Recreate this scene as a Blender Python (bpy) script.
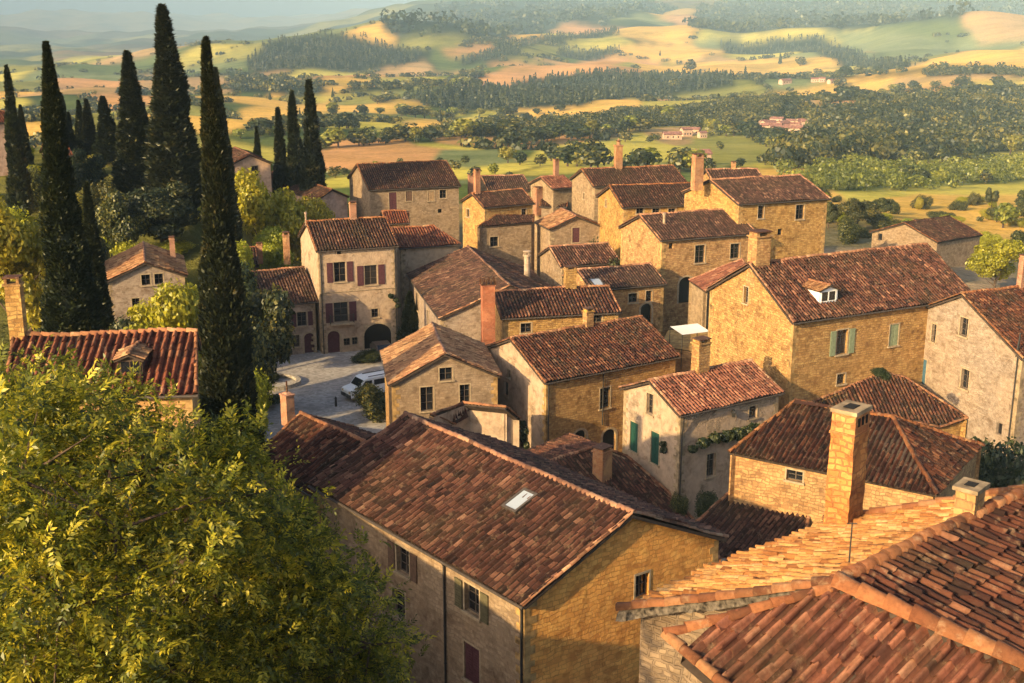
import bpy, bmesh, math, random
import numpy as np
from mathutils import Vector, Matrix
for o in list(bpy.data.objects): bpy.data.objects.remove(o)
SC=bpy.context.scene
COL=SC.collection
# ------------------------------------------------------------------ camera
CAMZ=34.0; FPX=1200.0; PITCH=math.atan(321.5/FPX)
cd=bpy.data.cameras.new('camera'); cam=bpy.data.objects.new('camera',cd); COL.objects.link(cam); SC.camera=cam
cam.location=(0,0,CAMZ); cam.rotation_euler=(math.pi/2-PITCH,0,0)
cd.sensor_width=36; cd.lens=36*FPX/1024; cd.clip_start=.5; cd.clip_end=60000
SC.render.resolution_x=1024; SC.render.resolution_y=683
# ------------------------------------------------------------------ light
SUN_AZ=math.radians(-134); SUN_EL=math.radians(21)
sdir=Vector((math.sin(SUN_AZ)*math.cos(SUN_EL),math.cos(SUN_AZ)*math.cos(SUN_EL),math.sin(SUN_EL)))
wd=bpy.data.worlds.new('World'); SC.world=wd; wd.use_nodes=True
nt=wd.node_tree; bg=nt.nodes['Background']; sky=nt.nodes.new('ShaderNodeTexSky')
sky.sky_type='NISHITA'; sky.sun_disc=False; sky.sun_elevation=SUN_EL; sky.sun_rotation=SUN_AZ; sky.dust_density=5; sky.air_density=1.0; sky.altitude=200
nt.links.new(sky.outputs[0],bg.inputs[0]); bg.inputs[1].default_value=0.15
sl=bpy.data.lights.new('sun','SUN'); so=bpy.data.objects.new('sun',sl); COL.objects.link(so)
sl.energy=5.0; sl.angle=math.radians(.5); sl.color=(1.0,.73,.36)
so.rotation_euler=sdir.to_track_quat('Z','Y').to_euler()
SC.view_settings.view_transform='Standard'; SC.view_settings.look='None'; SC.view_settings.exposure=0.85; SC.view_settings.gamma=1
SC.render.engine='CYCLES'
SC.cycles.max_bounces=6; SC.cycles.diffuse_bounces=3; SC.cycles.glossy_bounces=2; SC.cycles.transparent_max_bounces=8; SC.cycles.transmission_bounces=4; SC.cycles.volume_bounces=0
SC.cycles.sample_clamp_indirect=4

GQ={'A_front': [-0.241, 51.935, -0.884, 16.43, 11.052, 0.456, -0.076, 12, 0], 'A2_leftlow': [-9.878, 64.911, -0.848, 8.168, 8.008, 0.47, 0.144, 9.5, 0], 'H3': [-17.889, 51.113, 0.092, 7.911, 7.823, 0.432, 0.135, 19, 0], 'H5': [5.433, 95.194, 0.583, 13.421, 10.76, 0.414, -0.062, 7.5, 0], 'H6': [13.445, 81.515, 0.578, 9.651, 7.15, 0.411, -0.06, 8.6, 0], 'H7': [26.178, 93.869, 0.469, 18.265, 12.287, 0.525, -0.09, 12.9, 0], 'H8': [37.91, 88.941, 0.456, 10.386, 13.525, 0.464, -0.114, 11.3, 0], 'H13': [-5.738, 90.577, -1.402, 9.307, 8.626, 0.466, 0.099, 8, 0], 'H15': [-17.725, 127.365, 0.355, 8.766, 9.632, 0.483, 0.011, 11.1, 0], 'H16': [-25.452, 125.932, 0.413, 6.541, 10.862, 0.484, 0.001, 5.6, 0], 'H17': [-10.43, 136.494, 0.348, 7.236, 7.814, 0.414, -0.015, 9.5, 0.3], 'H18': [-2.531, 120.952, -1.341, 20.83, 13.784, 0.401, -0.013, 7.0, 0], 'H19': [3.686, 110.469, 0.223, 11.418, 8.45, 0.378, -0.011, 8.0, 0], 'H20': [-1.83, 149.441, 0.533, 7.349, 6.231, 0.45, -0.003, 12, 0], 'H22': [6.883, 144.928, -1.281, 5.604, 6.989, 0.421, 0.028, 10, 0], 'H24': [10.351, 119.402, 0.378, 8.258, 7.133, 0.383, 0.026, 8.5, 0], 'H25': [18.982, 128.862, 0.382, 11.761, 9.24, 0.433, 0.036, 12.0, 0], 'H26': [16.827, 141.22, 0.257, 11.442, 9.367, 0.395, 0.007, 13.5, 0], 'H27': [14.922, 154.957, 0.304, 12.812, 8.267, 0.411, 0.021, 14, 0], 'H28': [27.3, 134.517, 0.385, 11.913, 10.502, 0.38, 0.095, 15.0, 0], 'H28b': [26.559, 145.586, 0.129, 6.495, 6.091, 0.358, 0.004, 15.5, 0], 'H29': [-16.094, 176.793, 0.33, 13.562, 14.07, 0.404, 0.015, 11, 0], 'H30': [-39.795, 178.117, -1.158, 11.459, 6.386, 0.448, 0.001, 14, 0], 'H31': [-31.708, 180.341, -1.029, 24.272, 5.435, 0.463, 0.104, 9.5, 0], 'H32': [-35.153, 112.994, -1.27, 9.995, 7.429, 0.426, 0.088, 11, 0], 'H33': [-32.545, 136.901, 0.248, 5.801, 7.635, 0.408, 0.006, 7.0, 0], 'H34': [60.278, 172.867, -2.529, 10.536, 11.065, 0.371, 0.087, 4, 0], 'H40': [-1.499, 182.161, 0.278, 6.774, 8.34, 0.418, 0.038, 9.5, 0], 'H41': [5.503, 165.268, 0.532, 3.81, 6.418, 0.403, -0.0, 12.0, 0], 'H42': [6.226, 166.451, -0.138, 3.856, 8.443, 0.436, -0.013, 9.5, 0], 'H23': [7.536, 133.502, 0.375, 7.328, 7.451, 0.409, -0.048, 8, 0], 'H44': [-15.267, 154.265, 0.255, 3.179, 5.701, 0.413, -0.006, 9, 0], 'H35': [-75.117, 174.099, 0.606, 4.941, 7.204, 0.385, 0.005, 20, 0], 'H45': [-56.884, 150.648, 0.544, 2.837, 6.302, 0.36, 0.001, 18, 0]}
OP={'A_front': [('1', 6.1, 10.91, 0.75, 1.1, 'win', ''), ('F', 7.4, 10.61, 1.0, 1.3, 'shut', 'brown'), ('F', 12.47, 10.7, 1.0, 1.3, 'shut', 'olive'), ('F', 6.98, 8.33, 1.0, 1.35, 'win', ''), ('F', 12.43, 7.71, 1.05, 1.75, 'shutc', 'maroon')], 'H5': [('0', 4.49, 6.61, 0.5, 0.7, 'win', ''), ('0', 4.0, 5.22, 0.7, 1.2, 'win', ''), ('F', 5.68, 5.17, 1.0, 1.7, 'win', ''), ('F', 6.18, 1.31, 1.3, 2.3, 'arch', 'black'), ('F', 3.28, 2.14, 1.2, 1.6, 'arch', 'black')], 'H6': [('0', 3.14, 8.31, 0.75, 1.5, 'win', ''), ('0', 1.36, 5.34, 0.95, 2.2, 'shutc', 'green'), ('0', 3.87, 5.31, 0.95, 2.3, 'shutc', 'green'), ('F', 6.68, 7.51, 0.75, 0.9, 'win', ''), ('F', 2.94, 4.34, 0.8, 1.7, 'win', '')], 'H7': [('0', 5.28, 13.49, 0.6, 1.3, 'win', ''), ('F', 4.7, 10.77, 1.05, 1.9, 'shut', 'sage'), ('F', 9.86, 10.7, 0.9, 1.7, 'shutc', 'sage'), ('F', 4.87, 7.87, 0.8, 0.8, 'win', '')], 'H8': [('0', 3.58, 10.7, 0.5, 1.4, 'win', ''), ('0', 6.81, 11.95, 0.85, 1.4, 'win', ''), ('0', 2.61, 7.37, 0.95, 2.0, 'shutc', 'blue'), ('0', 7.47, 8.1, 0.85, 1.5, 'win', ''), ('0', 11.47, 5.47, 0.6, 0.9, 'hole', '')], 'H13': [('1', 4.09, 8.36, 1.0, 1.0, 'win', ''), ('1', 2.61, 6.52, 1.0, 1.9, 'win', ''), ('1', 5.53, 6.67, 0.8, 1.5, 'win', '')], 'H15': [('F', 2.19, 8.68, 1.25, 2.1, 'shut', 'maroon'), ('F', 5.47, 8.12, 1.35, 2.1, 'shut', 'maroon'), ('F', 2.17, 10.79, 0.45, 0.5, 'hole', ''), ('F', 2.14, 4.4, 1.5, 2.1, 'balc', 'maroon'), ('F', 5.78, 3.98, 0.75, 0.95, 'win', ''), ('F', 1.26, 1.11, 1.3, 2.6, 'archd', 'maroon'), ('F', 2.66, 1.09, 0.7, 0.8, 'win', ''), ('F', 3.52, 1.12, 0.6, 0.8, 'win', ''), ('F', 6.03, 1.44, 3.0, 2.7, 'arch', 'black')], 'H16': [('F', 1.83, 4.49, 0.9, 1.3, 'shutc', 'maroon'), ('F', 4.54, 3.79, 1.0, 1.5, 'shut', 'maroon'), ('F', 3.79, 1.49, 0.8, 1.3, 'win', ''), ('F', 5.23, 0.99, 1.1, 2.4, 'archd', 'maroon')], 'H18': [('F', 5.99, 5.21, 0.9, 1.9, 'win', ''), ('F', 12.49, 5.04, 0.8, 1.6, 'win', '')], 'H19': [('F', 2.11, 6.91, 1.0, 0.9, 'win', ''), ('F', 8.83, 7.38, 1.0, 0.7, 'win', '')], 'H20': [('F', 5.59, 10.97, 0.7, 0.8, 'win', ''), ('0', 1.36, 10.71, 0.7, 1.0, 'win', '')], 'H22': [('1', 3.3, 9.05, 0.95, 1.8, 'shutc', 'maroon')], 'H24': [('F', 4.29, 7.26, 1.0, 0.95, 'win', ''), ('F', 6.08, 7.31, 0.7, 1.1, 'win', ''), ('F', 5.8, 5.49, 1.2, 2.1, 'archd', 'black')], 'H25': [('F', 1.08, 11.28, 0.5, 0.6, 'hole', ''), ('F', 4.59, 10.18, 1.2, 1.9, 'win', ''), ('F', 8.88, 10.2, 1.15, 1.6, 'win', ''), ('F', 3.07, 6.43, 1.7, 2.8, 'arch', 'black')], 'H26': [('F', 1.95, 12.95, 0.9, 0.6, 'win', ''), ('F', 3.9, 12.88, 0.9, 0.6, 'win', ''), ('F', 5.86, 12.8, 0.9, 0.6, 'win', ''), ('0', 2.73, 13.08, 0.5, 0.8, 'win', '')], 'H28': [('F', 2.81, 13.94, 0.75, 1.4, 'win', ''), ('F', 7.86, 13.64, 1.1, 1.6, 'win', ''), ('F', 5.4, 11.58, 0.6, 0.7, 'hole', '')], 'H29': [('F', 3.27, 9.23, 1.1, 2.5, 'shutc', 'maroon'), ('F', 5.62, 9.83, 0.95, 1.4, 'shutc', 'brown'), ('F', 8.85, 9.68, 0.95, 1.4, 'shutc', 'tan'), ('F', 10.63, 9.89, 1.0, 1.2, 'win', ''), ('F', 10.15, 7.46, 0.6, 0.6, 'hole', ''), ('0', 1.72, 9.71, 0.7, 1.0, 'hole', '')], 'H30': [('1', 3.54, 12.98, 1.0, 1.5, 'win', '')], 'H32': [('1', 3.4, 10.82, 0.8, 1.0, 'win', ''), ('1', 4.56, 10.82, 0.8, 1.0, 'win', ''), ('1', 2.35, 8.73, 0.7, 0.9, 'win', '')], 'H27': [('0', 4.21, 12.3, 0.5, 0.8, 'win', '')], 'H34': [('1', 1.33, 3.43, 0.7, 1.0, 'hole', '')]}
CHIM=[('H3', [-21.57, 50.77, 20.65], 0.66, 0.53, 2.71, 0.09, 'stucco', None), ('A2_leftlow', [-13.57, 69.1, 10.94], 0.73, 0.58, 1.66, -0.85, 'finial', None), ('H7', [18.84, 90.15, 15.36], 1.35, 1.08, 3.36, 0.47, 'stone', None), ('H19', [-2.16, 104.69, 7.95], 1.15, 0.92, 3.7, 0.22, 'crown', None), ('H19', [5.48, 110.88, 9.34], 1.06, 0.85, 2.33, 0.22, 'stucco', None), ('H5', [6.26, 95.74, 9.33], 0.72, 0.58, 1.87, 0.58, 'stucco', None), ('H18', [1.58, 123.49, 7.93], 0.76, 0.6, 2.79, -1.34, 'pot', None), ('H20', [3.58, 164.36, 8.86], 0.99, 0.79, 3.07, 0.53, 'brick', None), ('H20', [-4.32, 147.97, 13.35], 0.69, 0.55, 2.99, 0.53, 'brick', None), ('H40', [-6.04, 176.56, 9.51], 0.83, 0.66, 2.68, 0.28, 'brick', None), ('H27', [13.61, 154.55, 15.52], 0.92, 0.74, 3.75, 0.3, 'tall', None), ('H28', [20.29, 131.68, 16.83], 1.05, 0.84, 3.1, 0.39, 'brick', None), ('H41', [6.06, 165.6, 12.96], 0.66, 0.53, 2.64, 0.53, 'brick', None), ('H44', [-13.65, 154.69, 8.38], 0.62, 0.5, 1.58, 0.26, 'brick', None), ('H33', [-29.39, 137.7, 7.19], 0.65, 0.52, 1.78, 0.25, 'brick', None), ('H33', [-26.39, 138.46, 7.04], 0.75, 0.6, 3.11, 0.25, 'brick', None), ('H32', [-33.41, 116.38, 11.44], 0.63, 0.5, 2.01, -1.27, 'brick', None), ('H8', [38.77, 89.36, 14.36], 0.55, 0.44, 2.5, 0.46, 'brick', None), ('H28b', [26.76, 145.61, 16.11], 0.48, 0.39, 1.34, 0.13, 'brick', None), ('H15', [-21.78, 125.86, 13.47], 0.25, 0.2, 0.96, 0.35, 'pot', None), ('H15', [-17.03, 127.62, 13.62], 0.69, 0.55, 1.63, 0.35, 'brick', None), ('H25', [16.06, 125.66, 13.18], 0.34, 0.27, 1.18, 0.38, 'pot', None), ('H4', [8.27, 27.81, 21.9], 0.84, 0.67, 3.0, 0.85, 'big', None), ('H4', [9.99, 24.4, 23.51], 0.56, 0.45, 0.79, 0.85, 'box', None), ('H6', [13.3, 81.42, 9.95], 1.02, 0.81, 2.58, 0.58, 'stone', None), ('H12', [6.08, 75.9, 4.27], 1.08, 0.86, 2.1, 0.85, 'brick', None), ('H34', [58.1, 171.33, 5.04], 0.46, 0.37, 1.17, -2.53, 'brick', None)]
POLY={'H4': [[[2.34, 23.78, 21.6], [6.21, 21.04, 23.57], [11.91, 25.8, 23.57], [8.04, 28.54, 21.6]], [[6.21, 21.04, 23.57], [13.55, 15.83, 22.04], [19.25, 20.6, 22.04], [11.91, 25.8, 23.57]], [[2.89, 20.36, 22.81], [6.76, 15.67, 21.16], [10.33, 13.14, 20.41], [13.55, 15.83, 21.92], [6.21, 21.04, 23.45]]], 'H9': [[[11.96, 62.31, 11.0], [21.35, 56.11, 11.0], [20.8, 62.21, 13.01], [16.15, 65.26, 13.0]], [[21.35, 56.11, 11.0], [26.39, 63.44, 11.0], [20.8, 62.21, 13.01]], [[26.39, 63.44, 11.0], [20.33, 68.21, 11.0], [16.15, 65.26, 13.0], [20.8, 62.21, 13.01]]], 'H10': [[[22.07, 85.24, 6.42], [31.68, 84.17, 4.9], [34.08, 85.15, 5.27], [30.18, 88.31, 7.52], [28.71, 88.6, 7.83]]], 'H11': [[[10.23, 61.55, 7.23], [10.97, 58.12, 6.5], [14.86, 56.9, 7.08], [16.03, 60.12, 8.2], [12.34, 63.39, 8.2]]], 'H12': [[[1.52, 74.47, 5.6], [3.17, 74.18, 4.66], [8.42, 73.08, 1.58], [12.37, 75.65, 1.17], [10.98, 76.85, 2.5], [7.98, 78.39, 4.77], [6.16, 78.34, 5.6]], [[6.16, 78.34, 5.6], [4.22, 84.03, 4.4], [0.42, 78.58, 4.77], [1.52, 74.47, 5.6]]], 'H14': [[[-0.44, 83.17, 6.78], [0.59, 83.87, 5.7], [-2.68, 84.8, 5.7], [-3.6, 84.05, 6.8]], [[-3.6, 84.05, 6.8], [-5.74, 80.8, 6.96], [-4.13, 82.51, 5.7], [-2.68, 84.8, 5.7]]], 'H36': [[[16.77, 111.35, 10.2], [17.55, 106.58, 10.2], [21.76, 108.66, 12.0], [21.74, 111.58, 12.18]]], 'H21': [[[-4.03, 141.02, 10.4], [2.54, 143.94, 10.4], [2.69, 145.61, 10.99], [-1.94, 144.18, 11.21]]], 'T': [[[12.59, 98.51, 7.3], [15.65, 96.28, 7.3], [17.97, 99.16, 7.3], [17.32, 104.34, 7.3], [13.91, 103.62, 7.3]]]}
OPW=[('H9', [15.07, 60.26, 10.33], 0.9, 0.6, 'win', ''), ('H14', [-0.59, 84.21, 4.34], 0.9, 0.9, 'win', ''), ('H21', [-2.04, 141.91, 8.32], 1.1, 1.2, 'win', '')]
ANT=[[6.81, 22.26, 23.33], [4.95, 25.73, 21.68]]
FIELDS=[('gold', [[217.9, 2485.2], [506.3, 2189.4], [482.9, 1682.2], [323.6, 1911.3], [189.4, 1818.7]]), ('gold', [[364.5, 1359.5], [540.5, 1630.4], [861.3, 2077.3], [906.6, 2044.0], [496.5, 1110.1], [374.1, 1192.7], [193.2, 1035.1], [174.5, 1246.4]]), ('tan', [[193.2, 1035.1], [348.7, 1262.5], [469.8, 1124.6], [479.7, 1149.9], [404.8, 1280.5]]), ('tan', [[50.7, 699.0], [120.2, 780.6], [95.8, 647.6], [48.7, 544.7]]), ('olive', [[68.4, 599.5], [133.1, 649.6], [120.2, 470.7], [64.9, 415.5], [48.8, 460.3]]), ('gold', [[78.6, 276.8], [112.7, 333.2], [157.7, 344.4], [115.3, 250.2], [65.1, 218.6], [60.8, 235.2]]), ('lime', [[92.2, 347.7], [188.0, 419.9], [157.9, 351.4], [112.7, 333.2], [78.6, 276.8]]), ('orange', [[-91.9, 555.4], [-72.2, 574.9], [-43.4, 570.1], [-22.2, 536.4], [-27.0, 451.8], [-69.8, 426.3]]), ('sage', [[-32.2, 540.1], [-5.3, 533.4], [2.9, 443.0], [-14.4, 412.6], [-30.1, 442.2]]), ('lime', [[12.8, 551.8], [75.7, 718.1], [88.6, 554.7], [42.8, 402.8], [2.8, 420.4]]), ('gold', [[-226.6, 1015.7], [-199.1, 1336.5], [-157.6, 1186.6], [-145.1, 648.8]]), ('gold', [[-186.6, 1217.3], [-118.5, 1292.7], [-81.2, 1178.8], [-103.0, 1120.9], [-147.9, 989.6]]), ('gold', [[-87.1, 946.1], [-37.9, 1099.5], [5.0, 765.1], [-29.5, 688.5], [-62.9, 713.3]]), ('orange', [[-86.4, 1557.3], [-17.9, 1831.5], [180.0, 2521.2], [295.2, 2456.5], [126.6, 1767.9], [-52.6, 1535.0]]), ('gold', [[-12.0, 1219.5], [127.7, 1218.8], [107.7, 1025.2], [24.1, 1048.5], [-11.1, 1127.4]]), ('orange', [[-90.3, 601.1], [-57.2, 619.2], [-36.8, 542.4], [-82.0, 544.4]]), ('sage', [[400.4, 2782.9], [514.3, 2793.0], [508.3, 2694.1], [401.6, 2637.2]]), ('sage', [[673.7, 2711.9], [747.5, 2519.4], [803.5, 2267.1], [626.1, 1804.2], [670.5, 2450.0]]), ('orange', [[-136.2, 2335.4], [-43.2, 2428.2], [-23.1, 2371.6], [-114.1, 2267.3]]), ('gold', [[421.8, 4862.2], [629.5, 5303.5], [659.4, 4364.6], [462.9, 3885.8]]), ('tan', [[872.7, 2420.0], [1717.4, 4049.2], [939.3, 2200.8], [846.6, 2236.1]])]
WOODS=[('conifer', [[-498.3, 2307.8], [-483.3, 2577.1], [-396.8, 2642.3], [-276.8, 2480.7], [-145.7, 2304.8], [-190.8, 2134.5], [-272.5, 2067.3], [-418.5, 1991.9]], 600, 10), ('conifer', [[-105.1, 1312.0], [-64.0, 1351.2], [8.2, 1670.6], [99.9, 1752.4], [180.6, 1731.8], [318.7, 1919.7], [254.1, 1390.1], [176.8, 1394.6], [62.5, 1088.3], [-1.9, 1140.8], [-54.1, 1136.9], [-83.1, 1178.8]], 1300, 8.5), ('conifer', [[463.0, 2766.8], [655.2, 2659.7], [665.5, 2499.5], [550.3, 1694.5], [424.1, 1330.4], [521.2, 1858.8], [566.8, 2553.3], [433.7, 2453.8]], 500, 9), ('conifer', [[-95.1, 2253.7], [15.4, 2381.5], [14.7, 2265.0], [-93.0, 2201.1]], 100, 9), ('conifer', [[-42.6, 2392.5], [62.3, 2753.1], [257.3, 3066.6], [239.2, 2848.8], [60.4, 2666.4], [-22.8, 2341.0]], 240, 10), ('conifer', [[101.1, 2600.6], [224.5, 2615.7], [218.4, 2541.0], [93.6, 2405.3]], 120, 9), ('broad', [[29.4, 744.8], [89.9, 1013.4], [149.8, 1026.1], [196.7, 1054.5], [233.6, 1027.3], [199.6, 845.0], [193.3, 784.0], [159.1, 780.1], [124.7, 806.3], [77.6, 735.8], [27.8, 702.2]], 650, 6), ('broad', [[186.7, 756.6], [224.7, 822.5], [274.2, 862.5], [400.3, 1092.4], [485.4, 1105.0], [271.1, 609.3], [205.4, 555.1], [127.0, 452.9], [92.4, 407.3], [130.9, 549.3], [166.8, 651.8]], 1200, 8.5), ('broad', [[-42.3, 713.3], [-4.2, 725.8], [28.9, 732.1], [27.8, 702.2], [-3.7, 647.8], [-47.1, 620.1]], 110, 5.5), ('broad', [[-194.2, 1433.2], [-138.6, 1515.8], [-47.7, 1830.7], [-36.5, 1722.9], [-123.7, 1352.2], [-186.6, 1392.5]], 120, 7), ('broad', [[350.8, 1888.9], [426.5, 1883.2], [383.9, 1354.6], [417.4, 1322.4], [495.1, 1248.1], [484.2, 1219.7], [408.8, 1293.6], [329.5, 1403.9], [266.7, 1435.3]], 140, 6), ('broad', [[430.3, 1280.3], [492.6, 1182.1], [481.7, 1155.0], [421.7, 1238.5]], 120, 6), ('scrub', [[101.1, 401.5], [132.9, 447.0], [156.6, 440.3], [201.9, 498.9], [238.8, 525.8], [187.8, 411.6], [135.1, 378.7], [91.7, 325.1], [79.6, 331.3]], 300, 4), ('broad', [[-479.4, 2052.9], [-434.0, 2035.7], [-206.2, 1386.4], [-233.9, 1348.4], [-336.9, 1462.0]], 120, 8), ('far', [[-63.5, 2454.1], [142.0, 3671.5], [251.7, 3547.5], [646.2, 4790.1], [513.6, 5940.4], [-343.9, 5953.0], [-271.9, 2553.8], [-224.4, 2478.2]], 500, 22), ('far', [[419.9, 2925.6], [741.5, 4912.1], [1147.8, 5354.0], [2202.1, 5220.2], [1748.8, 4126.8], [872.7, 2420.0], [754.9, 2545.2], [679.4, 2735.8], [517.9, 2813.8]], 900, 22)]
VTREES=[[103.9, 251.6, 5.9, 0], [124.2, 365.0, 6.1, 1], [123.9, 378.3, 6.3, 0], [141.4, 378.6, 4.4, 1], [152.7, 387.2, 5.2, 0], [60.0, 642.5, 7.5, 0], [29.6, 457.7, 9.9, 1], [22.4, 450.6, 9.0, 0], [14.6, 450.0, 8.3, 1], [-1.5, 437.4, 6.6, 0], [2.8, 425.8, 5.7, 1], [9.8, 420.4, 4.9, 0], [-57.4, 968.8, 12.9, 2], [-197.8, 1350.2, 11.3, 2], [-90.2, 621.2, 6.2, 2], [-140.5, 806.0, 8.1, 2], [-242.8, 1225.7, 10.2, 2], [-131.3, 620.3, 7.2, 0], [349.9, 1306.7, 15.2, 1], [95.6, 555.4, 4.6, 0], [78.5, 664.5, 5.0, 0], [73.5, 645.0, 4.8, 1], [52.1, 215.2, 2.2, 0], [171.0, 561.7, 8.4, 0], [156.2, 466.9, 7.8, 1], [100.7, 428.7, 7.9, 0], [90.8, 432.4, 5.0, 1], [138.9, 481.3, 8.8, 0], [175.0, 490.6, 7.4, 0], [194.8, 507.6, 8.5, 1], [225.7, 547.1, 10.0, 0], [78.8, 416.1, 4.2, 1], [59.9, 405.0, 4.1, 0], [72.8, 885.1, 10.3, 1], [47.3, 736.2, 9.8, 0], [88.2, 837.5, 11.2, 1], [110.4, 860.5, 11.5, 0], [132.3, 856.1, 10.7, 1], [28.4, 719.6, 8.4, 0], [10.4, 699.3, 8.2, 1], [-6.7, 679.8, 6.8, 0], [-17.6, 665.5, 7.8, 1], [-30.0, 638.8, 6.4, 0], [-42.0, 620.1, 7.2, 1], [-53.5, 606.1, 6.1, 0], [-63.6, 606.1, 6.6, 1], [-72.2, 595.0, 5.9, 0], [301.5, 2511.7, 12.6, 2], [452.1, 2076.5, 20.8, 2], [475.1, 2029.8, 16.9, 0], [278.5, 1922.4, 22.4, 0], [193.9, 1457.1, 14.6, 1], [289.9, 1526.9, 16.5, 2], [72.9, 250.0, 1.9, 1], [67.1, 236.5, 2.0, 0], [60.8, 222.1, 2.2, 1], [102.3, 260.1, 1.5, 0], [96.7, 262.8, 1.5, 1], [108.1, 255.6, 1.7, 0], [68.5, 226.5, 1.9, 0], [-75.6, 428.7, 4.3, 1], [-57.9, 393.2, 4.6, 0], [-55.7, 400.6, 3.3, 1], [-48.1, 423.0, 3.5, 0], [-52.6, 416.3, 2.8, 1], [-11.2, 362.1, 4.2, 1], [-5.2, 369.4, 4.3, 0], [-0.6, 350.0, 2.9, 1], [-19.2, 404.5, 4.0, 0], [-17.0, 435.5, 3.6, 1], [-41.3, 444.0, 3.0, 0], [-25.9, 434.2, 3.3, 1], [48.8, 280.6, 3.3, 1], [68.2, 462.2, 3.1, 0]]
HEDGE=[[[-146.1, 1255.8], [-99.8, 1327.6], [-43.8, 1678.3]], [[-156.2, 991.0], [-93.1, 1011.6], [-39.2, 1136.9]], [[-37.9, 1099.5], [42.4, 1075.1]], [[16.8, 421.0], [41.8, 393.2], [65.4, 377.7]], [[-97.3, 554.7], [-85.2, 565.9], [-36.0, 605.3], [4.4, 673.9]], [[109.2, 745.2], [136.5, 666.5], [126.3, 549.3]], [[352.7, 1899.9], [436.3, 1859.3], [383.9, 1354.6]], [[252.0, 967.9], [372.3, 1174.1], [463.9, 1109.7]], [[-5.5, 549.5], [24.8, 625.9], [76.3, 723.3]], [[-130.9, 582.9], [-110.0, 629.6], [-81.8, 752.8]], [[220.6, 2518.7], [377.1, 2474.4], [483.8, 2405.3]], [[104.2, 339.1], [133.9, 358.1], [165.1, 382.2]], [[56.8, 212.1], [68.6, 209.9], [105.9, 247.5]], [[-262.8, 1180.3], [-236.5, 1364.1], [-171.5, 1380.6]], [[-205.5, 2260.0], [-127.0, 2170.6], [-21.7, 2231.7]], [[290.4, 2807.5], [430.0, 2834.7], [653.2, 3265.5]], [[442.0, 1333.1], [601.3, 1582.7], [629.9, 1515.7]], [[-159.8, 665.9], [-138.5, 668.2], [-170.3, 978.2]]]
HAMLET=[[153.5, 693.2], [150.5, 698.1], [160.1, 691.3], [171.5, 718.7], [159.6, 720.6], [150.6, 711.3], [155.1, 694.2], [148.7, 654.4], [172.1, 746.9], [160.1, 717.5], [145.9, 678.2], [168.8, 774.7], [158.9, 708.4], [152.0, 734.0], [151.1, 707.2], [152.0, 704.2], [172.8, 714.7], [150.8, 713.3], [167.0, 715.6], [173.6, 732.2], [148.2, 709.2], [152.3, 722.6], [100.0, 696.6], [89.8, 679.8], [106.1, 706.7], [107.7, 686.7], [304.6, 1367.6], [336.6, 1362.4], [343.0, 1356.7], [350.1, 1341.4], [356.7, 1341.6], [67.3, 431.2]]

def _s(a,b,x):
    t=np.clip((x-a)/(b-a),0,1); return t*t*(3-2*t)
TCOL=[-.427,-.213,0.,.213,.427]
TTAB=[[(250,-4),(320,-12),(600,-24),(900,-37),(1300,-47),(2000,-68),(3000,-92),(4500,-104),(6500,-104),(7800,-28),(8700,-75),(10500,98),(14000,60)],
      [(250,-4),(320,-12),(600,-26),(900,-38),(1300,-47),(2000,-58),(2700,-58),(3400,-78),(4500,-80),(6500,-85),(7800,-45),(8700,-70),(10500,46),(14000,20)],
      [(250,-3),(320,-9),(520,-20),(800,-32),(1200,-42),(1600,-44),(2100,-36),(2700,-22),(3400,-10),(4500,45),(6000,140),(8000,200),(18000,100)],
      [(250,-2),(320,-10),(520,-20),(800,-32),(1200,-40),(1600,-40),(2200,-28),(2800,-14),(3600,10),(4600,70),(6000,190),(8000,260),(18000,150)],
      [(250,-2),(320,-13),(520,-24),(800,-32),(1100,-30),(1500,-18),(1900,-6),(2500,10),(3300,25),(4500,85),(6000,210),(8000,300),(18000,150)]]
def _near(x,y):
    L=np.interp(y,[0,30,50,75,90,105,125,150,175,205,240,320],[24,20,16,11.5,6,3,3,9,13,13,5,-12])
    C=np.interp(y,[0,12,30,42,180,250,320],[24,20,8,0,0,-4,-12])
    a=np.interp(y,[0,60,85,135,150,400],[-9,-11,-25,-25,-30,-36]); b=np.interp(y,[0,60,85,135,150,400],[-20,-20,-31,-31,-44,-60])
    w=_s(0,1,(x-a)/(b-a)); w=w*w*(3-2*w)
    wl=_s(-150,-75,x)
    L=L*wl+(1-wl)*np.minimum(L,-6)
    R=_s(60,110,x)
    return C*(1-w)+L*w - R*6
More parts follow.
